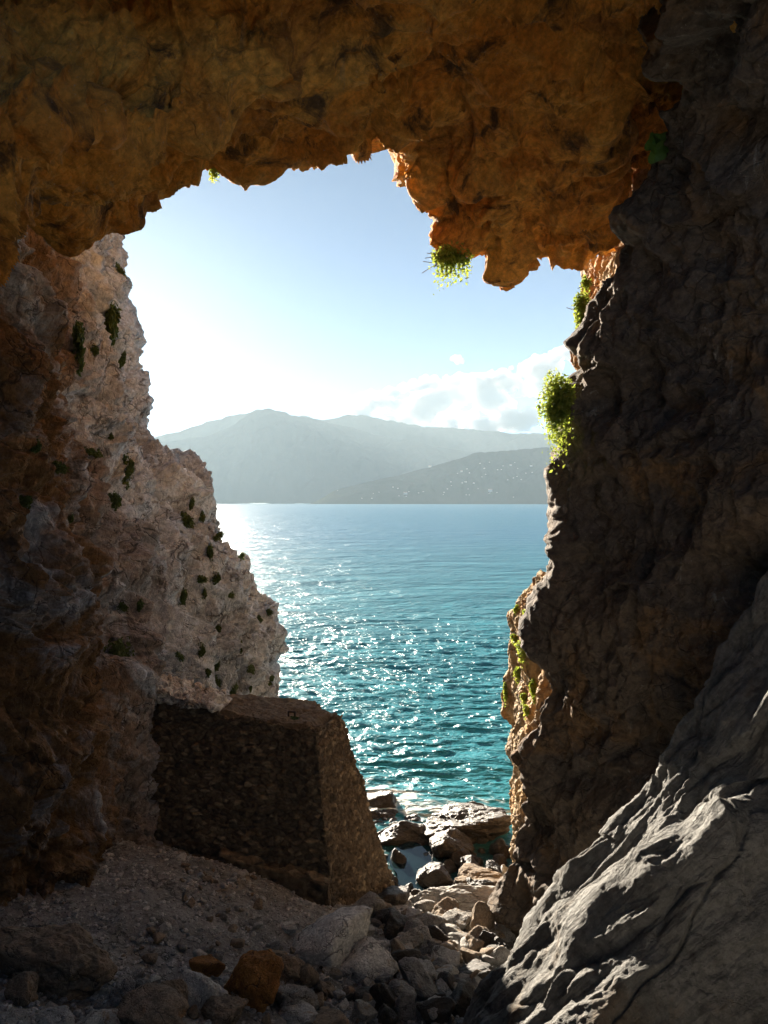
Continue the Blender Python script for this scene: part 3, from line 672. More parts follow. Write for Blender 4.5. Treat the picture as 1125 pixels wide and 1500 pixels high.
big = [
 ('round', 0, 'pale', 486, 1372, 112, 84, 'big pale cracked boulder at the foot of the buttress corner', 0.9, 0.3, -.25),
 ('round', 1, 'boulder', 538, 1330, 46, 42, 'rounded brown boulder leaning between the buttress base and the big pale boulder', .9, 0, 0),
 ('round', 2, 'pale', 536, 1418, 76, 58, 'palest smooth boulder with a peaked top in the middle of the boulder field', .8, .2, .15),
 ('round', 3, 'boulder', 513, 1395, 36, 32, 'oval tan boulder wedged behind the palest peaked boulder', .8, .3, -.35),
 ('angular', 0, 'pale', 554, 1388, 32, 20, 'small flat pale rock just behind the palest peaked boulder', .8, 0, 0),
 ('angular', 1, 'boulder', 590, 1385, 44, 34, 'angular grey block to the right of the small flat pale rock', .8, .4, -.3),
 ('round', 4, 'boulder', 613, 1358, 70, 40, 'long dark grey boulder sloping behind the angular grey block', .7, -.2, -.25),
 ('angular', 2, 'wet', 578, 1352, 44, 34, 'dark boulder in the gap right of the rounded brown boulder', .9, 0, 0),
 ('ragged', 13, 'boulder', 674, 1318, 140, 38, 'long flat ledge boulder with layered top in front of the tide pool', .35, 0.05, .05),
 ('round', 5, 'boulder', 627, 1330, 32, 20, 'round boulder under the left end of the long flat ledge boulder', .8, 0, 0),
 ('round', 6, 'pale', 647, 1340, 22, 16, 'little pale stone below the middle of the long flat ledge boulder', .8, 0, 0),
 ('round', 7, 'boulder', 671, 1350, 44, 30, 'rounded grey boulder below the right half of the long flat ledge boulder', .8, 0, 0),
 ('angular', 4, 'brown', 706, 1357, 36, 50, 'tall brown boulder standing close to the dark right wall', .8, .2, .1),
 ('round', 8, 'boulder', 672, 1376, 32, 22, 'dark boulder sloping below the rounded grey boulder', .8, 0, .3),
 ('round', 9, 'pale', 667, 1391, 20, 16, 'small tan egg shaped stone in the dark hollow of the boulder field', .9, 0, 0),
 ('round', 10, 'boulder', 732, 1352, 26, 24, 'boulder tucked against the foot of the dark right wall', .9, 0, 0),
 ('round', 11, 'boulder', 730, 1402, 36, 22, 'oblong pale grey stone at the edge of the grey rock slope', .6, .2, -.4),
 ('round', 12, 'boulder', 602, 1422, 44, 24, 'flat grey boulder right of the palest peaked boulder', .8, 0, .1),
 ('round', 13, 'boulder', 620, 1446, 68, 38, 'long smooth grey boulder lying diagonally in the lower boulder field', .6, -.6, .35),
 ('angular', 5, 'boulder', 640, 1422, 28, 24, 'pointed grey rock above the long diagonal grey boulder', .9, 0, 0),
 ('angular', 6, 'wet', 700, 1424, 48, 26, 'dark broad rock near the left edge of the grey slope', .8, 0, 0),
 ('angular', 7, 'boulder', 702, 1444, 34, 24, 'blue grey angular rock below the dark broad rock', .8, 0, -.2),
 ('angular', 8, 'wet', 674, 1467, 46, 34, 'dark jagged rock at the lower right of the boulder field', .9, 0, 0),
 ('angular', 9, 'wet', 637, 1483, 46, 34, 'dark rock at the bottom edge beneath the long diagonal boulder', .9, 0, 0),
 ('angular', 10, 'boulder', 588, 1455, 42, 30, 'angular slab stone left of the long diagonal boulder', .8, .3, .25),
 ('round', 14, 'boulder', 527, 1484, 34, 34, 'oblong stone standing at the bottom edge in the fine gravel', .7, .3, -.5),
 ('round', 15, 'boulder', 546, 1466, 26, 20, 'grey stone resting above the oblong bottom edge stone', .8, 0, 0),
 ('ragged', 0, 'brown', 419, 1420, 44, 42, 'brown craggy boulder right of the orange boulder', .8, 0, 0),
 ('angular', 11, 'brown', 452, 1434, 24, 32, 'narrow upright brown rock beside the brown craggy boulder', .8, .2, .2),
 ('angular', 12, 'boulder', 428, 1464, 64, 44, 'dark grey angular boulder lower right of the orange boulder', .8, .2, 0),
 ('angular', 13, 'boulder', 440, 1491, 48, 26, 'squat boulder at the bottom edge below the dark grey angular one', .8, 0, 0),
 ('round', 16, 'pale', 422, 1357, 26, 16, 'pale stone alone on the gravel left of the big pale boulder', .8, 0, 0),
 ('round', 17, 'boulder', 489, 1427, 20, 12, 'small flat stone between the big pale boulder and the fine gravel', .9, 0, 0),
 ('angular', 14, 'brown', 488, 1499, 48, 18, 'brown flat rock cut by the bottom edge near the fine gravel', .8, 0, 0),
 ('round', 18, 'pale', 449, 1323, 10, 8, 'little pale pebble beside the buttress footing', .9, 0, 0),
 ('angular', 15, 'rust', 366, 1438, 64, 92, 'tall orange boulder standing in the foreground', .85, .3, 0),
 ('angular', 16, 'pale', 292, 1456, 54, 66, 'pale pointed boulder left of the orange boulder', .8, .1, .1),
 ('angular', 17, 'brown', 253, 1463, 40, 54, 'brown upright boulder between the pale pointed one and the flat foreground rocks', .8, 0, -.1),
 ('ragged', 1, 'brown', 105, 1408, 140, 112, 'largest ragged brown outcrop boulder in the left foreground', .75, 0.2, .2),
 ('ragged', 2, 'boulder', 176, 1458, 36, 48, 'knobbly upright rock right of the largest brown outcrop', .8, 0, 0),
 ('angular', 18, 'boulder', 205, 1457, 28, 34, 'grey block behind the sloping bottom edge rock', .8, 0, 0),
 ('angular', 19, 'brown', 217, 1487, 82, 44, 'wide sloping rock at the bottom edge below the brown upright boulder', .8, 0, .2),
 ('angular', 20, 'boulder', 140, 1496, 56, 24, 'low rock at the bottom edge beneath the largest brown outcrop', .8, 0, 0),
 ('angular', 21, 'boulder', 76, 1493, 54, 26, 'low grey rock at the bottom edge near the left corner', .8, 0, 0),
 ('ragged', 3, 'brown', 30, 1456, 40, 40, 'craggy brown rock at the left edge of the foreground', .8, 0, 0),
 ('angular', 22, 'rust', 300, 1414, 42, 36, 'orange brown rock behind the pale pointed boulder', .8, 0, 0),
 ('round', 19, 'boulder', 21, 1405, 20, 16, 'small stone on the gravel at the left edge', .8, 0, 0),
 ('round', 20, 'pale', 240, 1361, 18, 14, 'whitish stone on the open gravel slope', .8, 0, .3),
 ('round', 21, 'boulder', 328, 1343, 13, 14, 'tan stone on the gravel below the buttress face', .8, 0, 0),
 ('round', 22, 'brown', 378, 1326, 14, 16, 'brown stone on the gravel just below the buttress footing', .8, 0, 0),
 ('ragged', 4, 'brown', 330, 1478, 64, 40, 'dark brown rock filling the gap below the orange boulder', .8, 0, 0),
 ('angular', 23, 'brown', 400, 1404, 30, 24, 'brown rock peeping out behind the orange boulder', .8, 0, 0),
 # shore rocks
 ('ragged', 5, 'wet', 541, 1150, 30, 20, 'black wave washed rock farthest out beside the buttress edge', .8, 0, 0),
 ('angular', 24, 'wet', 558, 1184, 58, 40, 'dark wet rock with a flat top sloping into the surf beside the buttress', .9, .2, .2),
 ('ragged', 6, 'wet', 567, 1211, 30, 22, 'small black rock between the surf and the ragged ridge', .9, 0, 0),
 ('ragged', 7, 'wet', 607, 1228, 84, 40, 'ragged dark rock ridge along the back of the tide pool', .6, .1, 0),
 ('ragged', 11, 'wet', 660, 1244, 54, 52, 'tall ragged dark rock between the tide pool and the flat ledge', .9, 0.3, .15),
 ('ragged', 10, 'wet', 684, 1216, 122, 50, 'broad flat topped rock shelf at the edge of the sea', .62, 0, .03),
 ('round', 23, 'wet', 617, 1266, 32, 26, 'dark rock standing in the tide pool', .8, 0, 0),
 ('round', 24, 'wet', 641, 1288, 46, 40, 'smooth dark boulder at the right edge of the tide pool', .9, 0, 0),
 ('ragged', 9, 'brown', 702, 1288, 88, 28, 'low tawny rock behind the long flat ledge boulder', .6, 0, 0),
 ('round', 25, 'pale', 738, 1276, 12, 14, 'little pale boulder at the foot of the dark wall by the foam', .9, 0, 0),
 ('round', 26, 'wet', 581, 1266, 20, 44, 'dark rock between the buttress and the tide pool', 1.2, 0, 0),
 ('round', 27, 'wet', 580, 1312, 46, 32, 'dark wet boulder below the near end of the tide pool', .9, 0, 0),
 ('ragged', 0, 'wet', 600, 1252, 30, 16, 'low dark rock bridging the far part of the tide pool', .8, 0, 0),
]
for k, mi, mat, px, py, wp, hp, lab, dep, rz, ti in big:
    put(B, k, mi, mat, px, py, wp, hp, lab, 'boulder', None, dep, rz, ti, .08 if mat == 'wet' and py < 1300 else .25)
for k in range(170):
    x = rng.uniform(545, 742); y = rng.uniform(1188, 1318); s = 8 + 24 * rng.random() ** 2
    if 592 < x < 632 and 1245 < y < 1300 and rng.random() < .55: continue
    put('shore_rock', 'angular' if k % 3 else 'ragged', 30 + k % 7, 'wet', x, y, s, s * .75, 'dark wet rock among the shore rocks between the stone buttress and the dark wall', 'stone', 'wet rocks along the shore', .9, rng.uniform(-1.5, 1.5), rng.uniform(-.3, .3), .1)
for k in range(60):
    x = rng.uniform(560, 740); y = rng.uniform(1335, 1490); s = 18 + 24 * rng.random()
    if x > 690 + (1500 - y) * .5: continue
    put('boulder', 'angular' if k % 2 else 'round', 30 + k % 8, ('boulder', 'wet', 'boulder', 'brown')[k % 4], x, y, s, s * .8, 'mid sized grey boulder in the jumbled boulder field in front of the tide pool', 'boulder', 'boulders in the boulder field', .85, rng.uniform(-1.5, 1.5), rng.uniform(-.4, .4), .25)
for k in range(210):
    x = rng.uniform(452, 745); y = rng.uniform(1335, 1497); s = 7 + 20 * rng.random() ** 2.2
    if x > 690 + (1500 - y) * .5 or x < 452 + max(0, (1420 - y)) * .8: continue
    put('cobble', 'cobble', k % 9, ('boulder', 'boulder', 'pale', 'wet', 'brown')[k % 5], x, y, s, s * .75, 'small cobble lying among the boulders between the stone buttress and the grey rock slope', 'stone', 'cobbles among the boulders', .85, rng.uniform(-1.5, 1.5), rng.uniform(-.4, .4), .2)
for k in range(90):
    x = rng.uniform(2, 430); y = 1350 + 145 * rng.random(); s = 6 + 16 * rng.random() ** 2.5
    if y < 1345 - (x - 130) * .55: continue
    put('cobble', 'cobble', k % 9, ('boulder', 'brown', 'pale', 'boulder')[k % 4], x, y, s, s * .75, 'small stone lying on the dark gravel slope at the left of the cave floor', 'stone', 'stones on the gravel slope', .85, rng.uniform(-1.5, 1.5), rng.uniform(-.4, .4), .2)
for k in range(70):
    x = rng.uniform(265, 380); y = 1240 + (x - 265) * .40 + rng.uniform(0, 1) ** 1.3 * 90; s = 5 + 8 * rng.random() ** 2
    put('cobble', 'cobble', k % 9, ('boulder', 'brown', 'pale')[k % 3], x, y, s, s * .75, 'broken stone in the scree fan at the left foot of the buttress', 'stone', 'scree at the foot of the buttress', .85, rng.uniform(-1.5, 1.5), rng.uniform(-.4, .4), .2)
def gravel(n=16000):
    r = np.random.default_rng(5); v0, f0 = ICO[1]
    xy = np.c_[r.uniform(-7.5, 3.2, n), 8.2 + 12 * r.random(n) ** 1.2]
    z = floor_z(xy); keep = z > .25; xy, z = xy[keep], z[keep]; n = len(xy)
    s = .012 + .05 * r.random(n) ** 3.5
    j = 1 + .35 * (r.random((n, len(v0), 1)) - .5)
    V = v0[None] * j * np.stack([s * r.uniform(.8, 1.5, n), s * r.uniform(.8, 1.5, n), s * r.uniform(.5, .9, n)], 1)[:, None, :]
    V = V + np.c_[xy, z + s * .15][:, None, :]
    Fa = f0[None] + (np.arange(n) * len(v0))[:, None, None]
    return mesh_from('gravel', V.reshape(-1, 3), Fa.reshape(-1, 3), M['pebble'], False)
g_o = link('gravel', gravel()); g_o['kind'] = 'stuff'

# ------------------------------------------------------------------ tide pool
def pool():
    m, t, b = new_mat('pool_water')
    b.inputs['Base Color'].default_value = (0.008, 0.018, 0.022, 1); b.inputs['Roughness'].default_value = .03; b.inputs['IOR'].default_value = 1.33
    a = np.linspace(0, 2 * math.pi, 48, endpoint=False); cen = PZ(612, 1272, .12)
    r = 1 + .15 * np.sin(3 * a + 1) + .1 * np.sin(5 * a)
    ring = [np.c_[cen[0] + k * .85 * r * np.cos(a), cen[1] + k * 1.7 * r * np.sin(a), np.full(48, .12)] for k in (.02, .5, 1)]
    g = np.array([np.vstack([q, q[:1]]) for q in ring])
    return mesh_from('tide_pool', g.reshape(-1, 3), grid_faces(3, 49), m)
structure('tide_pool', pool())

# ------------------------------------------------------------------ plants
roof_bvh = bvh_of(roof_me)
def root_up(px, py, bvh, dirn=(0, -1)):
    for k in range(120):
        x, y = px + dirn[0] * k, py + dirn[1] * k
        hit = pick(bvh, x, y)
        if hit[0]: return x, y, hit[0].y
    return px, py, 16.0
def leaf_cloud(centres, normals, size, r, shape=(1, .55), jit=.8):
    n = len(centres)
    nn = normals + r.normal(size=(n, 3)) * jit; nn /= np.linalg.norm(nn, axis=1, keepdims=True)
    t = np.cross(nn, r.normal(size=(n, 3))); t /= np.maximum(np.linalg.norm(t, axis=1, keepdims=True), 1e-6)
    b = np.cross(nn, t); s = size * r.uniform(.4, 1.5, n)[:, None]
    V = np.stack([centres - t * s * shape[0], centres + b * s * shape[1] + nn * s * .15, centres + t * s * shape[0], centres - b * s * shape[1] + nn * s * .15], 1)
    return V.reshape(-1, 3), np.arange(n * 4).reshape(n, 4)
def bush_mesh(name, n, R, size, seed, mat, lumps=7, droop=0.0):
    r = np.random.default_rng(seed); R = np.array(R)
    lc = r.normal(size=(lumps, 3)); lc /= np.linalg.norm(lc, axis=1, keepdims=True); lc *= r.uniform(.2, .62, (lumps, 1)); lr = r.uniform(.28, .55, lumps)
    w = r.integers(0, lumps, n); dr = r.normal(size=(n, 3)); dr /= np.linalg.norm(dr, axis=1, keepdims=True)
    c = lc[w] + dr * (lr[w] * r.random(n) ** .4)[:, None]
    if droop:                                        # trailing strands
        m = r.random(n) < droop; c[m, 2] -= np.abs(r.normal(size=m.sum())) * .65; c[m, 0] = np.round(c[m, 0] * 6) / 6 + r.normal(size=m.sum()) * .03
    V, Fq = leaf_cloud(c * R, dr + np.array([0, 0, .5]), size, r)
    return mesh_from(name, V, Fq, M[mat], False)
def stems_mesh(n, R, seed, mat='dry', rad=.008):
    r = np.random.default_rng(seed); bm = bmesh.new(); R = Vector(R)
    for k in range(n):
        a = Vector((r.normal() * .15 * R.x, R.y * .6 + r.normal() * .1 * R.y, r.normal() * .2 * R.z)); b = Vector((r.normal() * .45 * R.x, r.normal() * .4 * R.y, r.uniform(-.7, .5) * R.z))
        tube(bm, a, b, rad)
    me = bpy.data.meshes.new('stems'); bm.to_mesh(me); bm.free(); me.materials.append(M[mat]); return me
def plant(px, py, d, R, n, size, seed, label, mat='leaf', droop=.25, stems=14):
    o = empty('hanging_plant', P(px, py, d), label, 'plant')
    link('foliage', bush_mesh('foliage', n, R, size, seed, mat, 15, droop), o)
    if stems: link('stems', stems_mesh(stems, R, seed), o)
    return o
_x, _y, _d = root_up(664, 372, roof_bvh, (1, -.4)); plant(_x - 4, _y + 2, _d + .1, (.58, .5, .40), 4200, .040, 1, 'green trailing plant with a brown heart hanging from the outer edge of the roof lobe', droop=.35, stems=60)
plant(852, 452, 17.5, (.28, .3, .46), 2400, .036, 2, 'yellow green trailing plant on the sunlit rock just under the roof lobe', droop=.35)
plant(858, 415, 17.8, (.16, .2, .24), 450, .032, 3, 'small brownish green tuft directly under the right end of the roof', droop=.2, stems=20)
plant(817, 588, 15.0, (.42, .35, .62), 6000, .036, 4, 'large bright green bush hanging from the dark wall edge above the sea', droop=.3, stems=24)
plant(847, 508, 15.6, (.08, .1, .14), 120, .03, 5, 'tiny dry tuft on the dark wall edge between the two bright plants', droop=.1, stems=12)
_x, _y, _d = root_up(314, 285, roof_bvh); plant(_x, _y + 2, _d, (.14, .12, .10), 180, .030, 6, 'little green fern hanging from the lip of the roof', droop=.5, stems=4)
pin_bvh = bvh_of(pin_me)
for k, (x, y, rx, rz, lab) in enumerate([(770, 945, .40, .30, 'largest yellow green cushion plant on the sunlit pinnacle'), (755, 932, .16, .16, 'green clump on the left edge of the sunlit pinnacle beside its largest plant'), (759, 893, .13, .17, 'small green clump high on the left shoulder of the sunlit pinnacle'),
        (772, 897, .10, .11, 'small green clump under the red tinged ledge of the pinnacle'), (776, 918, .08, .09, 'tiny green dot of a plant above the largest cushion plant'), (762, 985, .17, .30, 'green trailing clump below the largest cushion plant on the pinnacle'), (742, 1010, .10, .30, 'green fringe plant on the outer edge of the pinnacle halfway down'),
        (782, 1005, .12, .28, 'green clump low on the pinnacle close to the dark wall'), (770, 1018, .13, .16, 'small green clump low in the middle of the pinnacle'), (772, 1038, .12, .14, 'lowest green clump on the pinnacle')]):
    hit = pick(pin_bvh, x, y)
    if hit[0]:
        o = empty('rock_plant', hit[0] - Vector((.05, .05, 0)), lab, 'plant', 'plants on the pinnacle')
        link('foliage', bush_mesh('foliage', int(400 + 4500 * rx * rz * 2), (rx, rx, rz), .045, 50 + k, 'leaf', 8, .15), o)
hit = pick(pin_bvh, 778, 883)
if hit[0]:
    o = empty('rock_plant', hit[0], 'red brown dry grass tuft near the top of the sunlit pinnacle', 'plant'); link('stems', stems_mesh(60, (.35, .2, .25), 77, 'dry', .012), o)
def fig():
    rb = bvh_of(right_me); _x, _y, _d = 0, 0, 99
    for q in range(60):                                  # the edge of the dark wall at this height
        hit = pick(rb, 890 + q * 2, 224)
        if hit[0] and hit[0].y < 16: _x, _y, _d = 890 + q * 2, 224, hit[0].y; break
    o = empty('fig_seedling', P(_x, _y, _d), 'young broad leaved plant rooted where the dark wall meets the orange roof', 'plant')
    for k, (dx, dz, s, ro) in enumerate([(-.10, .12, .17, .4), (.03, .17, .16, -.3), (-.07, -.12, .18, .2), (.05, .02, .13, 1.0)]):
        bm = bmesh.new(); vs = []
        c0_ = bm.verts.new((0, 0, 0))
        for a in range(18):
            th = a / 18 * 2 * math.pi; rr = s * (.85 + .18 * math.cos(3 * th)) ; vs.append(bm.verts.new((rr * math.cos(th), -.03 - .05 * math.cos(2 * th), rr * math.sin(th))))
        for a in range(18): bm.faces.new((c0_, vs[a], vs[(a + 1) % 18]))
        me = bpy.data.meshes.new('leaf'); bm.to_mesh(me); bm.free(); me.materials.append(M['fig'])
        lf = link('leaf', me, o); lf.location = (dx, -.12 - .03 * k, dz); lf.rotation_euler = (ro * .5, ro, ro * .6)
    bm = bmesh.new(); tube(bm, (.15, .15, 0), (-.02, -.1, .12), .012); tube(bm, (.15, .15, 0), (-.04, -.1, -.08), .012)
    me = bpy.data.meshes.new('stems'); bm.to_mesh(me); bm.free(); me.materials.append(M['dry']); link('stems', me, o)
fig()
cliff_bvh = bvh_of(left_me)
tufts = [bush_mesh('foliage', 700, (1, .8, 1), .15, 90 + k, 'tuft', 9, .0) for k in range(5)]
TP = [(158, 470, 36, 64, 'longest dark green growth trailing down the cliff edge below the roof'), (112, 512, 34, 56, 'broad dark green growth on the shaded upper cliff left of the longest one'), (176, 525, 20, 34, 'green tuft on the cliff edge below the longest growth'), (136, 512, 14, 16, 'small tuft right of the broad dark growth'),
      (275, 762, 16, 26, 'dark tuft right under the crest of the grey buttress cliff'), (306, 812, 14, 40, 'tall narrow tuft in a crack near the grey cliff edge'), (320, 788, 15, 13, 'tuft above the tall narrow one at the grey cliff edge'), (318, 847, 16, 15, 'round tuft with brown fringe below the tall narrow one'),
      (177, 960, 36, 54, 'largest dark green clump low on the left cliff'), (180, 890, 15, 22, None), (204, 885, 15, 17, None), (265, 884, 15, 32, None), (299, 870, 15, 17, None), (338, 871, 10, 14, None), (297, 848, 13, 12, None), (318, 922, 11, 16, None), (353, 953, 6, 22, None), (296, 953, 15, 17, None), (316, 973, 10, 18, None), (264, 962, 11, 15, None), (303, 985, 11, 12, None), (339, 1018, 13, 26, None), (320, 1000, 10, 18, None), (368, 981, 10, 18, None), (381, 908, 9, 13, None), (393, 896, 14, 9, None), (354, 816, 10, 10, None), (189, 684, 16, 28, None), (166, 732, 18, 24, None), (297, 757, 8, 16, None), (279, 738, 9, 24, None), (396, 998, 9, 14, None), (52, 655, 18, 22, None), (136, 665, 26, 18, None), (88, 685, 22, 18, None), (32, 735, 22, 20, None), (184, 705, 20, 20, None), (103, 760, 14, 14, None), (160, 640, 10, 18, None), (178, 400, 10, 30, None), (366, 1008, 7, 10, None)]
for k, (x, y, wp, hp, lab) in enumerate(TP):
    hit = pick(cliff_bvh, x, y)
    if not hit[0]: continue
    o = link('cliff_tuft', tufts[k % 5]); d = hit[0].y
    o.scale = (wp / F * d / 2 / .65, wp / F * d / 2 / .9, hp / F * d / 2 / .65); o.location = hit[0]; o.rotation_euler = (0, random.uniform(-.3, .3), random.uniform(-1, 1))
    tag(o, lab or 'small dark green tuft rooted in a crack of the left cliff', 'plant', 'tufts on the left cliff')
o = link('grass_tuft', bush_mesh('foliage', 260, (.30, .2, .12), .05, 131, 'tuft', 5, .1)); o.location = P(434, 1056, 18.6)
tag(o, 'dark grass tuft growing on top of the stone buttress beside an iron bracket', 'plant')

# ------------------------------------------------------------------ sea
def sea():
    ys = [15.0]
    while ys[-1] < 60: ys.append(ys[-1] + 0.0035 * ys[-1])
    while ys[-1] < 9500: ys.append(ys[-1] * 1.0095)
    ys = np.array(ys); nx = 420
    u = np.linspace(-1, 1, nx)
    X = u[None, :] * (14 + 0.62 * ys[:, None]); Y = np.repeat(ys[:, None], nx, 1)
    p = np.stack([X.ravel(), Y.ravel()], 1)
    sp = np.maximum(np.repeat(np.gradient(ys)[:, None], nx, 1), (14 + .62 * Y) * 2 / nx).ravel()
    z = np.zeros(len(p)); r = np.random.default_rng(3)
    pw = p + 0.7 * np.stack([vnoise(np.c_[p / 5, np.zeros(len(p))], 1), vnoise(np.c_[p / 5, np.zeros(len(p))], 2)], 1)
    for k in range(30):
        L = 0.40 * 1.078 ** k; a = 0.0064 * L ** 0.85
        th = r.normal(-1.75, 0.55); kx, ky = math.cos(th) * 6.283 / L, math.sin(th) * 6.283 / L
        s = np.sin(pw[:, 0] * kx + pw[:, 1] * ky + r.uniform(0, 6.28))
        z += a * (1.0 - 1.7 * np.abs(s) ** 1.2 + .0) * np.clip(L / (3 * sp) - .4, 0, 1)
    z += 0.06 * fbm(np.c_[p / 1.1, np.zeros(len(p))], 3, 5) * np.clip(.6 / sp - .3, 0, 1)
    near = np.clip((p[:, 1] - 20) / 12, 0.12, 1)
    zc = z * near
    fo = np.clip((zc - 0.17) * 5, 0, 1) * (fbm(np.c_[p / 2.5, np.zeros(len(p))], 4, 7) > 0.05)
    lace = fbm(np.c_[p / 0.9, np.zeros(len(p))], 4, 12, .6, True)
    shore = .9 * np.exp(-((p[:, 1] - 26.5) / 1.5) ** 2) * np.exp(-((p[:, 0] - 1.5) / 6) ** 2)
    shore += 1.2 * np.exp(-(((p[:, 0] + .1) / 1.1) ** 2 + ((p[:, 1] - 28.3) / 1.3) ** 2)) + 1.0 * np.exp(-(((p[:, 0] - 3.0) / .9) ** 2 + ((p[:, 1] - 21.9) / .8) ** 2))
    fs = np.clip((lace + shore * .75 - 1.15) * 2.2, 0, 1) * (shore > .3)
    foam = np.clip(fo * .55 + fs, 0, 1)
    m, t, b = new_mat('sea_water')
    b.inputs['Base Color'].default_value = (0.012, 0.14, 0.155, 1)
    tc = t.nodes.new('ShaderNodeTexCoord').outputs['Object']
    at = t.nodes.new('ShaderNodeAttribute'); at.attribute_name = 'foam'
    big = ramp(t, noise(t, mapped(t, tc, (.02, .006, 1)), 1.0, 4, .6), .35, .65)
    sep = t.nodes.new('ShaderNodeSeparateXYZ'); t.links.new(tc, sep.inputs[0])
    deep = ramp(t, sep.outputs[1], 25, 260)
    wc = mix(t, deep, (0.02, 0.165, 0.20), (0.035, 0.15, 0.235))
    wc = mix(t, big, wc, mix(t, .35, wc, (0.03, 0.15, 0.21)))
    wc = mix(t, ramp(t, sep.outputs[1], 26.5, 23.0), wc, (0.012, 0.05, 0.055))
    c = mix(t, at.outputs['Fac'], wc, (0.75, 0.75, 0.72))
    t.links.new(c, b.inputs['Base Color'])
    b.inputs['IOR'].default_value = 1.33; b.inputs['Specular IOR Level'].default_value = 0.24
    rr = mix(t, at.outputs['Fac'], (0.3,) * 3, (0.8,) * 3); t.links.new(rr, b.inputs['Roughness'])
    def bump(scale, dist, prev=None, st=1.0):
        bp = t.nodes.new('ShaderNodeBump'); bp.inputs['Strength'].default_value = st; bp.inputs['Distance'].default_value = dist
        t.links.new(noise(t, mapped(t, tc, (scale * .6, scale, 1)), 1.0, 5, .62, .3), bp.inputs['Height'])
        if prev: t.links.new(prev, bp.inputs['Normal'])
        return bp.outputs[0]
    n = bump(0.09, 2.2); n = bump(0.5, .55, n); n = bump(2.2, .12, n)
    t.links.new(n, b.inputs['Normal'])
    return mesh_from('sea', np.c_[p, zc], grid_faces(len(ys), nx)[:, ::-1], m, attr={'foam': foam})
sea_o = structure('sea', sea())

# ------------------------------------------------------------------ far coast
def range_mesh(name, ridge, D0, D1, mat, seed, rough=0.11, back=1500, nx=360):
    # ridge: photo points of the skyline at distance D1; the foot meets the water at D0
    rx = np.array([q[0] for q in ridge], float); ry = np.array([q[1] for q in ridge], float)
    px = np.linspace(rx[0], rx[-1], nx)
    hz = np.maximum(1.0, (HY - np.interp(px, rx, ry)) / F * D1)
    k = np.hanning(7); k /= k.sum(); hz = np.convolve(np.pad(hz, 3, 'edge'), k, 'valid')
    rows = []; ny = 90; nb = 20
    for j in range(ny + nb):
        if j < ny: t = j / (ny - 1); d = D0 + (D1 - D0) * t; s = t ** 0.85
        else: t = 1 - (j - ny + 1) / nb; d = D1 + (1 - t) * back; s = t
        X = (px - CX) / F * (D1 if j >= ny else D0 + (D1 - D0) * (.5 + .5 * t)) ; pts = np.c_[X, np.full(nx, d), np.zeros(nx)]
        er = fbm(pts / (D1 * .05), 5, seed, .5, True)
        env = math.sin(math.pi * min(1, max(0, s))) if j < ny else 0
        rgh = fbm(pts / (D1 * .016), 3, seed + 3)
        z = hz * s + hz * rough * (er * (1.6 * env + .10) + .18 * rgh * (s > .02)) - 3 * (s <= .02)
        rows.append(np.c_[X, np.full(nx, d), z])
    return mesh_from(name, np.concatenate(rows), grid_faces(ny + nb, nx)[:, ::-1], mat)
def hill_mat(name, a, b_, c_):
    m, t, b = new_mat(name)
    tc = t.nodes.new('ShaderNodeTexCoord').outputs['Object']
    c = mix(t, ramp(t, noise(t, tc, .004, 8, .7), .4, .6), a, b_)
    c = mix(t, ramp(t, noise(t, tc, .012, 8, .75), .55, .66), c, c_)
    t.links.new(c, b.inputs['Base Color']); b.inputs['Roughness'].default_value = 1; b.inputs['Specular IOR Level'].default_value = 0
    return m
M['hill'] = hill_mat('scrub_hillside', (0.028, 0.036, 0.020), (0.045, 0.045, 0.030), (0.018, 0.028, 0.012))
M['mountain'] = hill_mat('mountain_rock', (0.045, 0.055, 0.045), (0.06, 0.062, 0.05), (0.035, 0.045, 0.03))
near_hill_me = range_mesh('hills', [(452, 737), (466, 731), (490, 716), (540, 703), (600, 690), (650, 676), (700, 662), (745, 658), (810, 654), (880, 640), (1000, 620)], 4850, 5200, M['hill'], 5)
structure('hills', near_hill_me)
structure('mountain', range_mesh('mountain', [(60, 690), (150, 660), (225, 646), (300, 640), (340, 622), (360, 610), (380, 600), (392, 597), (408, 600), (430, 608), (490, 619), (530, 631), (600, 646), (680, 660), (760, 670), (850, 690)], 7500, 8300, M['mountain'], 15))
structure('mountain', range_mesh('mountain', [(560, 690), (640, 672), (720, 655), (770, 638), (800, 634), (850, 630), (950, 610), (1050, 600)], 8300, 8900, M['mountain'], 25))
structure('mountain', range_mesh('mountain', [(60, 668), (150, 655), (225, 640), (262, 631), (300, 619), (345, 606), (380, 601), (420, 607), (480, 614), (520, 606), (560, 614), (620, 624), (700, 630), (780, 634), (900, 630), (1050, 625)], 9050, 9450, M['mountain'], 35, back=300))

house_v = np.array([(-.5, -.4, -.6), (.5, -.4, -.6), (.5, .4, -.6), (-.5, .4, -.6), (-.5, -.4, .5), (.5, -.4, .5), (.5, .4, .5), (-.5, .4, .5)], float)
house_f = [(0, 1, 5, 4), (1, 2, 6, 5), (2, 3, 7, 6), (3, 0, 4, 7), (4, 5, 6, 7)]
house_me = mesh_from('house', house_v, house_f, M['whitewash'], False)
rv = np.array([(-.55, -.46, .5), (.55, -.46, .5), (.55, .46, .5), (-.55, .46, .5), (-.55, 0, .8), (.55, 0, .8)], float)
bm = bmesh.new(); vs = [bm.verts.new(q) for q in rv]
for q in ((0, 1, 5, 4), (2, 3, 4, 5), (1, 2, 5), (3, 0, 4), (3, 2, 1, 0)): bm.faces.new([vs[i] for i in q])
roof_house_me = bpy.data.meshes.new('roof'); bm.to_mesh(roof_house_me); bm.free(); roof_house_me.materials.append(M['tile'])
hill_bvh = bvh_of(near_hill_me)
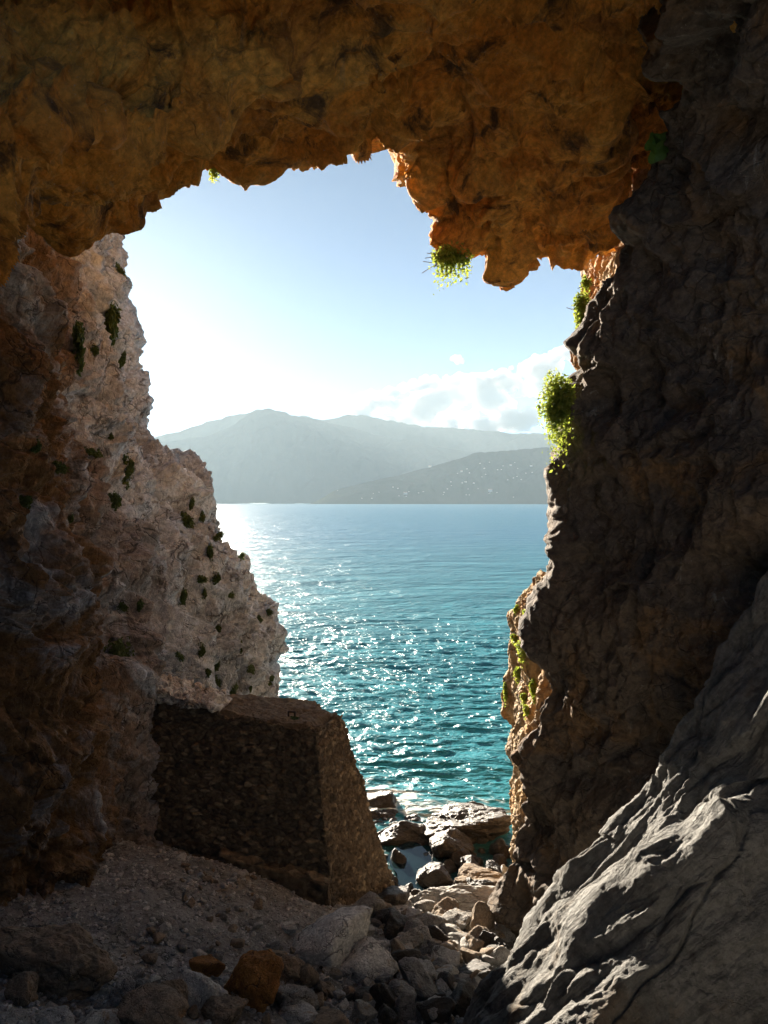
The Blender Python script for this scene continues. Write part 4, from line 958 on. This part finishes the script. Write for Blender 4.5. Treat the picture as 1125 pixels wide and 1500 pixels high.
hs = [(630, 685, 30), (676, 692, 26), (748, 683, 26), (778, 684, 28), (594, 725, 40), (718, 721, 44), (682, 707, 22), (694, 709, 22)]
for k in range(48):
    q = ((600, 722), (690, 690), (735, 684), (760, 700), (660, 715), (720, 724), (545, 727))[k % 7]; hs.append((q[0] + rng.normal() * 22, min(731, q[1] + rng.normal() * 5), rng.uniform(8, 17)))
for k, (x, y, s) in enumerate(hs):
    hit = pick(hill_bvh, x, y)
    if not hit[0]: continue
    o = link('house', house_me); o.location = hit[0] + Vector((0, 0, s * .25)); s *= .56; o.scale = (s, s * .8, s * .55); o.rotation_euler = (0, 0, rng.uniform(-.7, .7))
    big = k in (0, 4, 5)
    tag(o, {0: 'white house standing alone high on the far hillside', 4: 'long white building at the left end of the far shore', 5: 'large white building near the far shore below the village'}.get(k, 'tiny white house scattered on the hazy far hillside'), 'house', 'white houses on the far hillside')
    link('roof', roof_house_me, o)

# ------------------------------------------------------------------ clouds over the far range
def cloud_mat(name, density):
    m = bpy.data.materials.new(name); m.use_nodes = True; t = m.node_tree; t.nodes.clear()
    out = t.nodes.new('ShaderNodeOutputMaterial'); v = t.nodes.new('ShaderNodeVolumePrincipled')
    v.inputs['Color'].default_value = (.97, .97, .98, 1); v.inputs['Density'].default_value = density; v.inputs['Anisotropy'].default_value = -0.3
    t.links.new(v.outputs[0], out.inputs['Volume'])
    return m
M['cloud'] = cloud_mat('cloud_vapour', 0.010)
def ico(sub):
    bm = bmesh.new(); bmesh.ops.create_icosphere(bm, subdivisions=sub, radius=1)
    v = np.array([q.co[:] for q in bm.verts]); f = np.array([[w_.index for w_ in q.verts] for q in bm.faces]); bm.free(); return v, f
ICO = {k: ico(k) for k in (1, 2, 3, 4, 5)}
CD = 12500.0
def cloud(name, puffs, seed, vox=20.0):
    V, Fc = [], []; n = 0; v0, f0 = ICO[4]
    for (px, py, r, dd) in puffs:
        c = P(px, py, CD + dd); R = r / F * CD
        v = v0 * R * np.array([1.15, 1.0, .85]) + c
        d = fbm(v / (R * .9), 4, seed, .55); dn = fbm(v / 420, 3, seed + 4, .6)
        v = v + v0 * (R * .30 * d + 60 * dn)[:, None]
        V.append(v); Fc.append(f0 + n); n += len(v)
    o = bpy.data.objects.new(name, mesh_from(name, np.concatenate(V), np.concatenate(Fc), M['cloud'])); COL.objects.link(o)
    md = o.modifiers.new('union', 'REMESH'); md.mode = 'VOXEL'; md.voxel_size = vox
    me = bpy.data.meshes.new_from_object(o.evaluated_get(bpy.context.evaluated_depsgraph_get()))
    bpy.data.objects.remove(o); me.name = name
    nv = len(me.vertices); co = np.empty(nv * 3, np.float32); me.vertices.foreach_get('co', co); co = co.reshape(-1, 3)
    no = np.empty(nv * 3, np.float32); me.vertex_normals.foreach_get('vector', no)
    co = co + no.reshape(-1, 3) * (38 * fbm(co.astype(float) / 150, 4, seed + 8, .6))[:, None]
    me.vertices.foreach_set('co', co.astype(np.float32).ravel()); me.update()
    me.materials.clear(); me.materials.append(M['cloud'])
    return me
puffs = []
top = [(430, 600), (480, 588), (520, 578), (560, 570), (600, 560), (640, 552), (690, 545), (730, 540), (770, 528), (800, 515), (830, 505), (870, 500), (930, 490), (1000, 480)]
for k in range(240):
    x = 425 + 560 * rng.random() ** .8; yt = np.interp(x, [q[0] for q in top], [q[1] for q in top]); g_ = min(1, (x - 400) / 260); r = rng.uniform(3.5, 9) * (0.45 + 0.55 * g_)
    puffs.append((x, yt + r * .7 + abs(rng.normal()) * 7 * g_, r, rng.uniform(-500, 300)))
for k in range(110):
    x = 470 + 520 * rng.random() ** .8; yt = np.interp(x, [q[0] for q in top], [q[1] for q in top]); g_ = min(1, (x - 400) / 260); r = rng.uniform(10, 20) * (0.35 + 0.65 * g_)
    puffs.append((x, yt + r * 1.05 + rng.uniform(0, 75) * g_, r, rng.uniform(0, 700)))
cb = link('cloud_bank', cloud('cloud_bank', puffs, 5)); cb['kind'] = 'structure'
c2 = tag(link('cloud', cloud('cloud', [(664, 527, 5, 0), (671, 525, 6, 100), (678, 529, 4, 0), (668, 531, 5, 50)], 9)), 'small white cloud puff floating above the long cloud bank', 'cloud')

# ------------------------------------------------------------------ haze over the bay
def haze():
    m = bpy.data.materials.new('haze'); m.use_nodes = True; t = m.node_tree; t.nodes.clear()
    out = t.nodes.new('ShaderNodeOutputMaterial'); v = t.nodes.new('ShaderNodeVolumePrincipled')
    v.inputs['Color'].default_value = (0.76, 0.92, 1.0, 1); v.inputs['Density'].default_value = HAZE_DENSITY; v.inputs['Anisotropy'].default_value = -0.08
    t.links.new(v.outputs[0], out.inputs['Volume'])
    v_ = np.array([(x, y, z) for z in (-5, 1400) for y in (-60, 9900) for x in (-7500, 7500)], float)
    f_ = [(0, 2, 3, 1), (4, 5, 7, 6), (0, 1, 5, 4), (2, 6, 7, 3), (0, 4, 6, 2), (1, 3, 7, 5)]
    o = link('haze', mesh_from('haze', v_, f_, m, False)); o['kind'] = 'stuff'
haze()
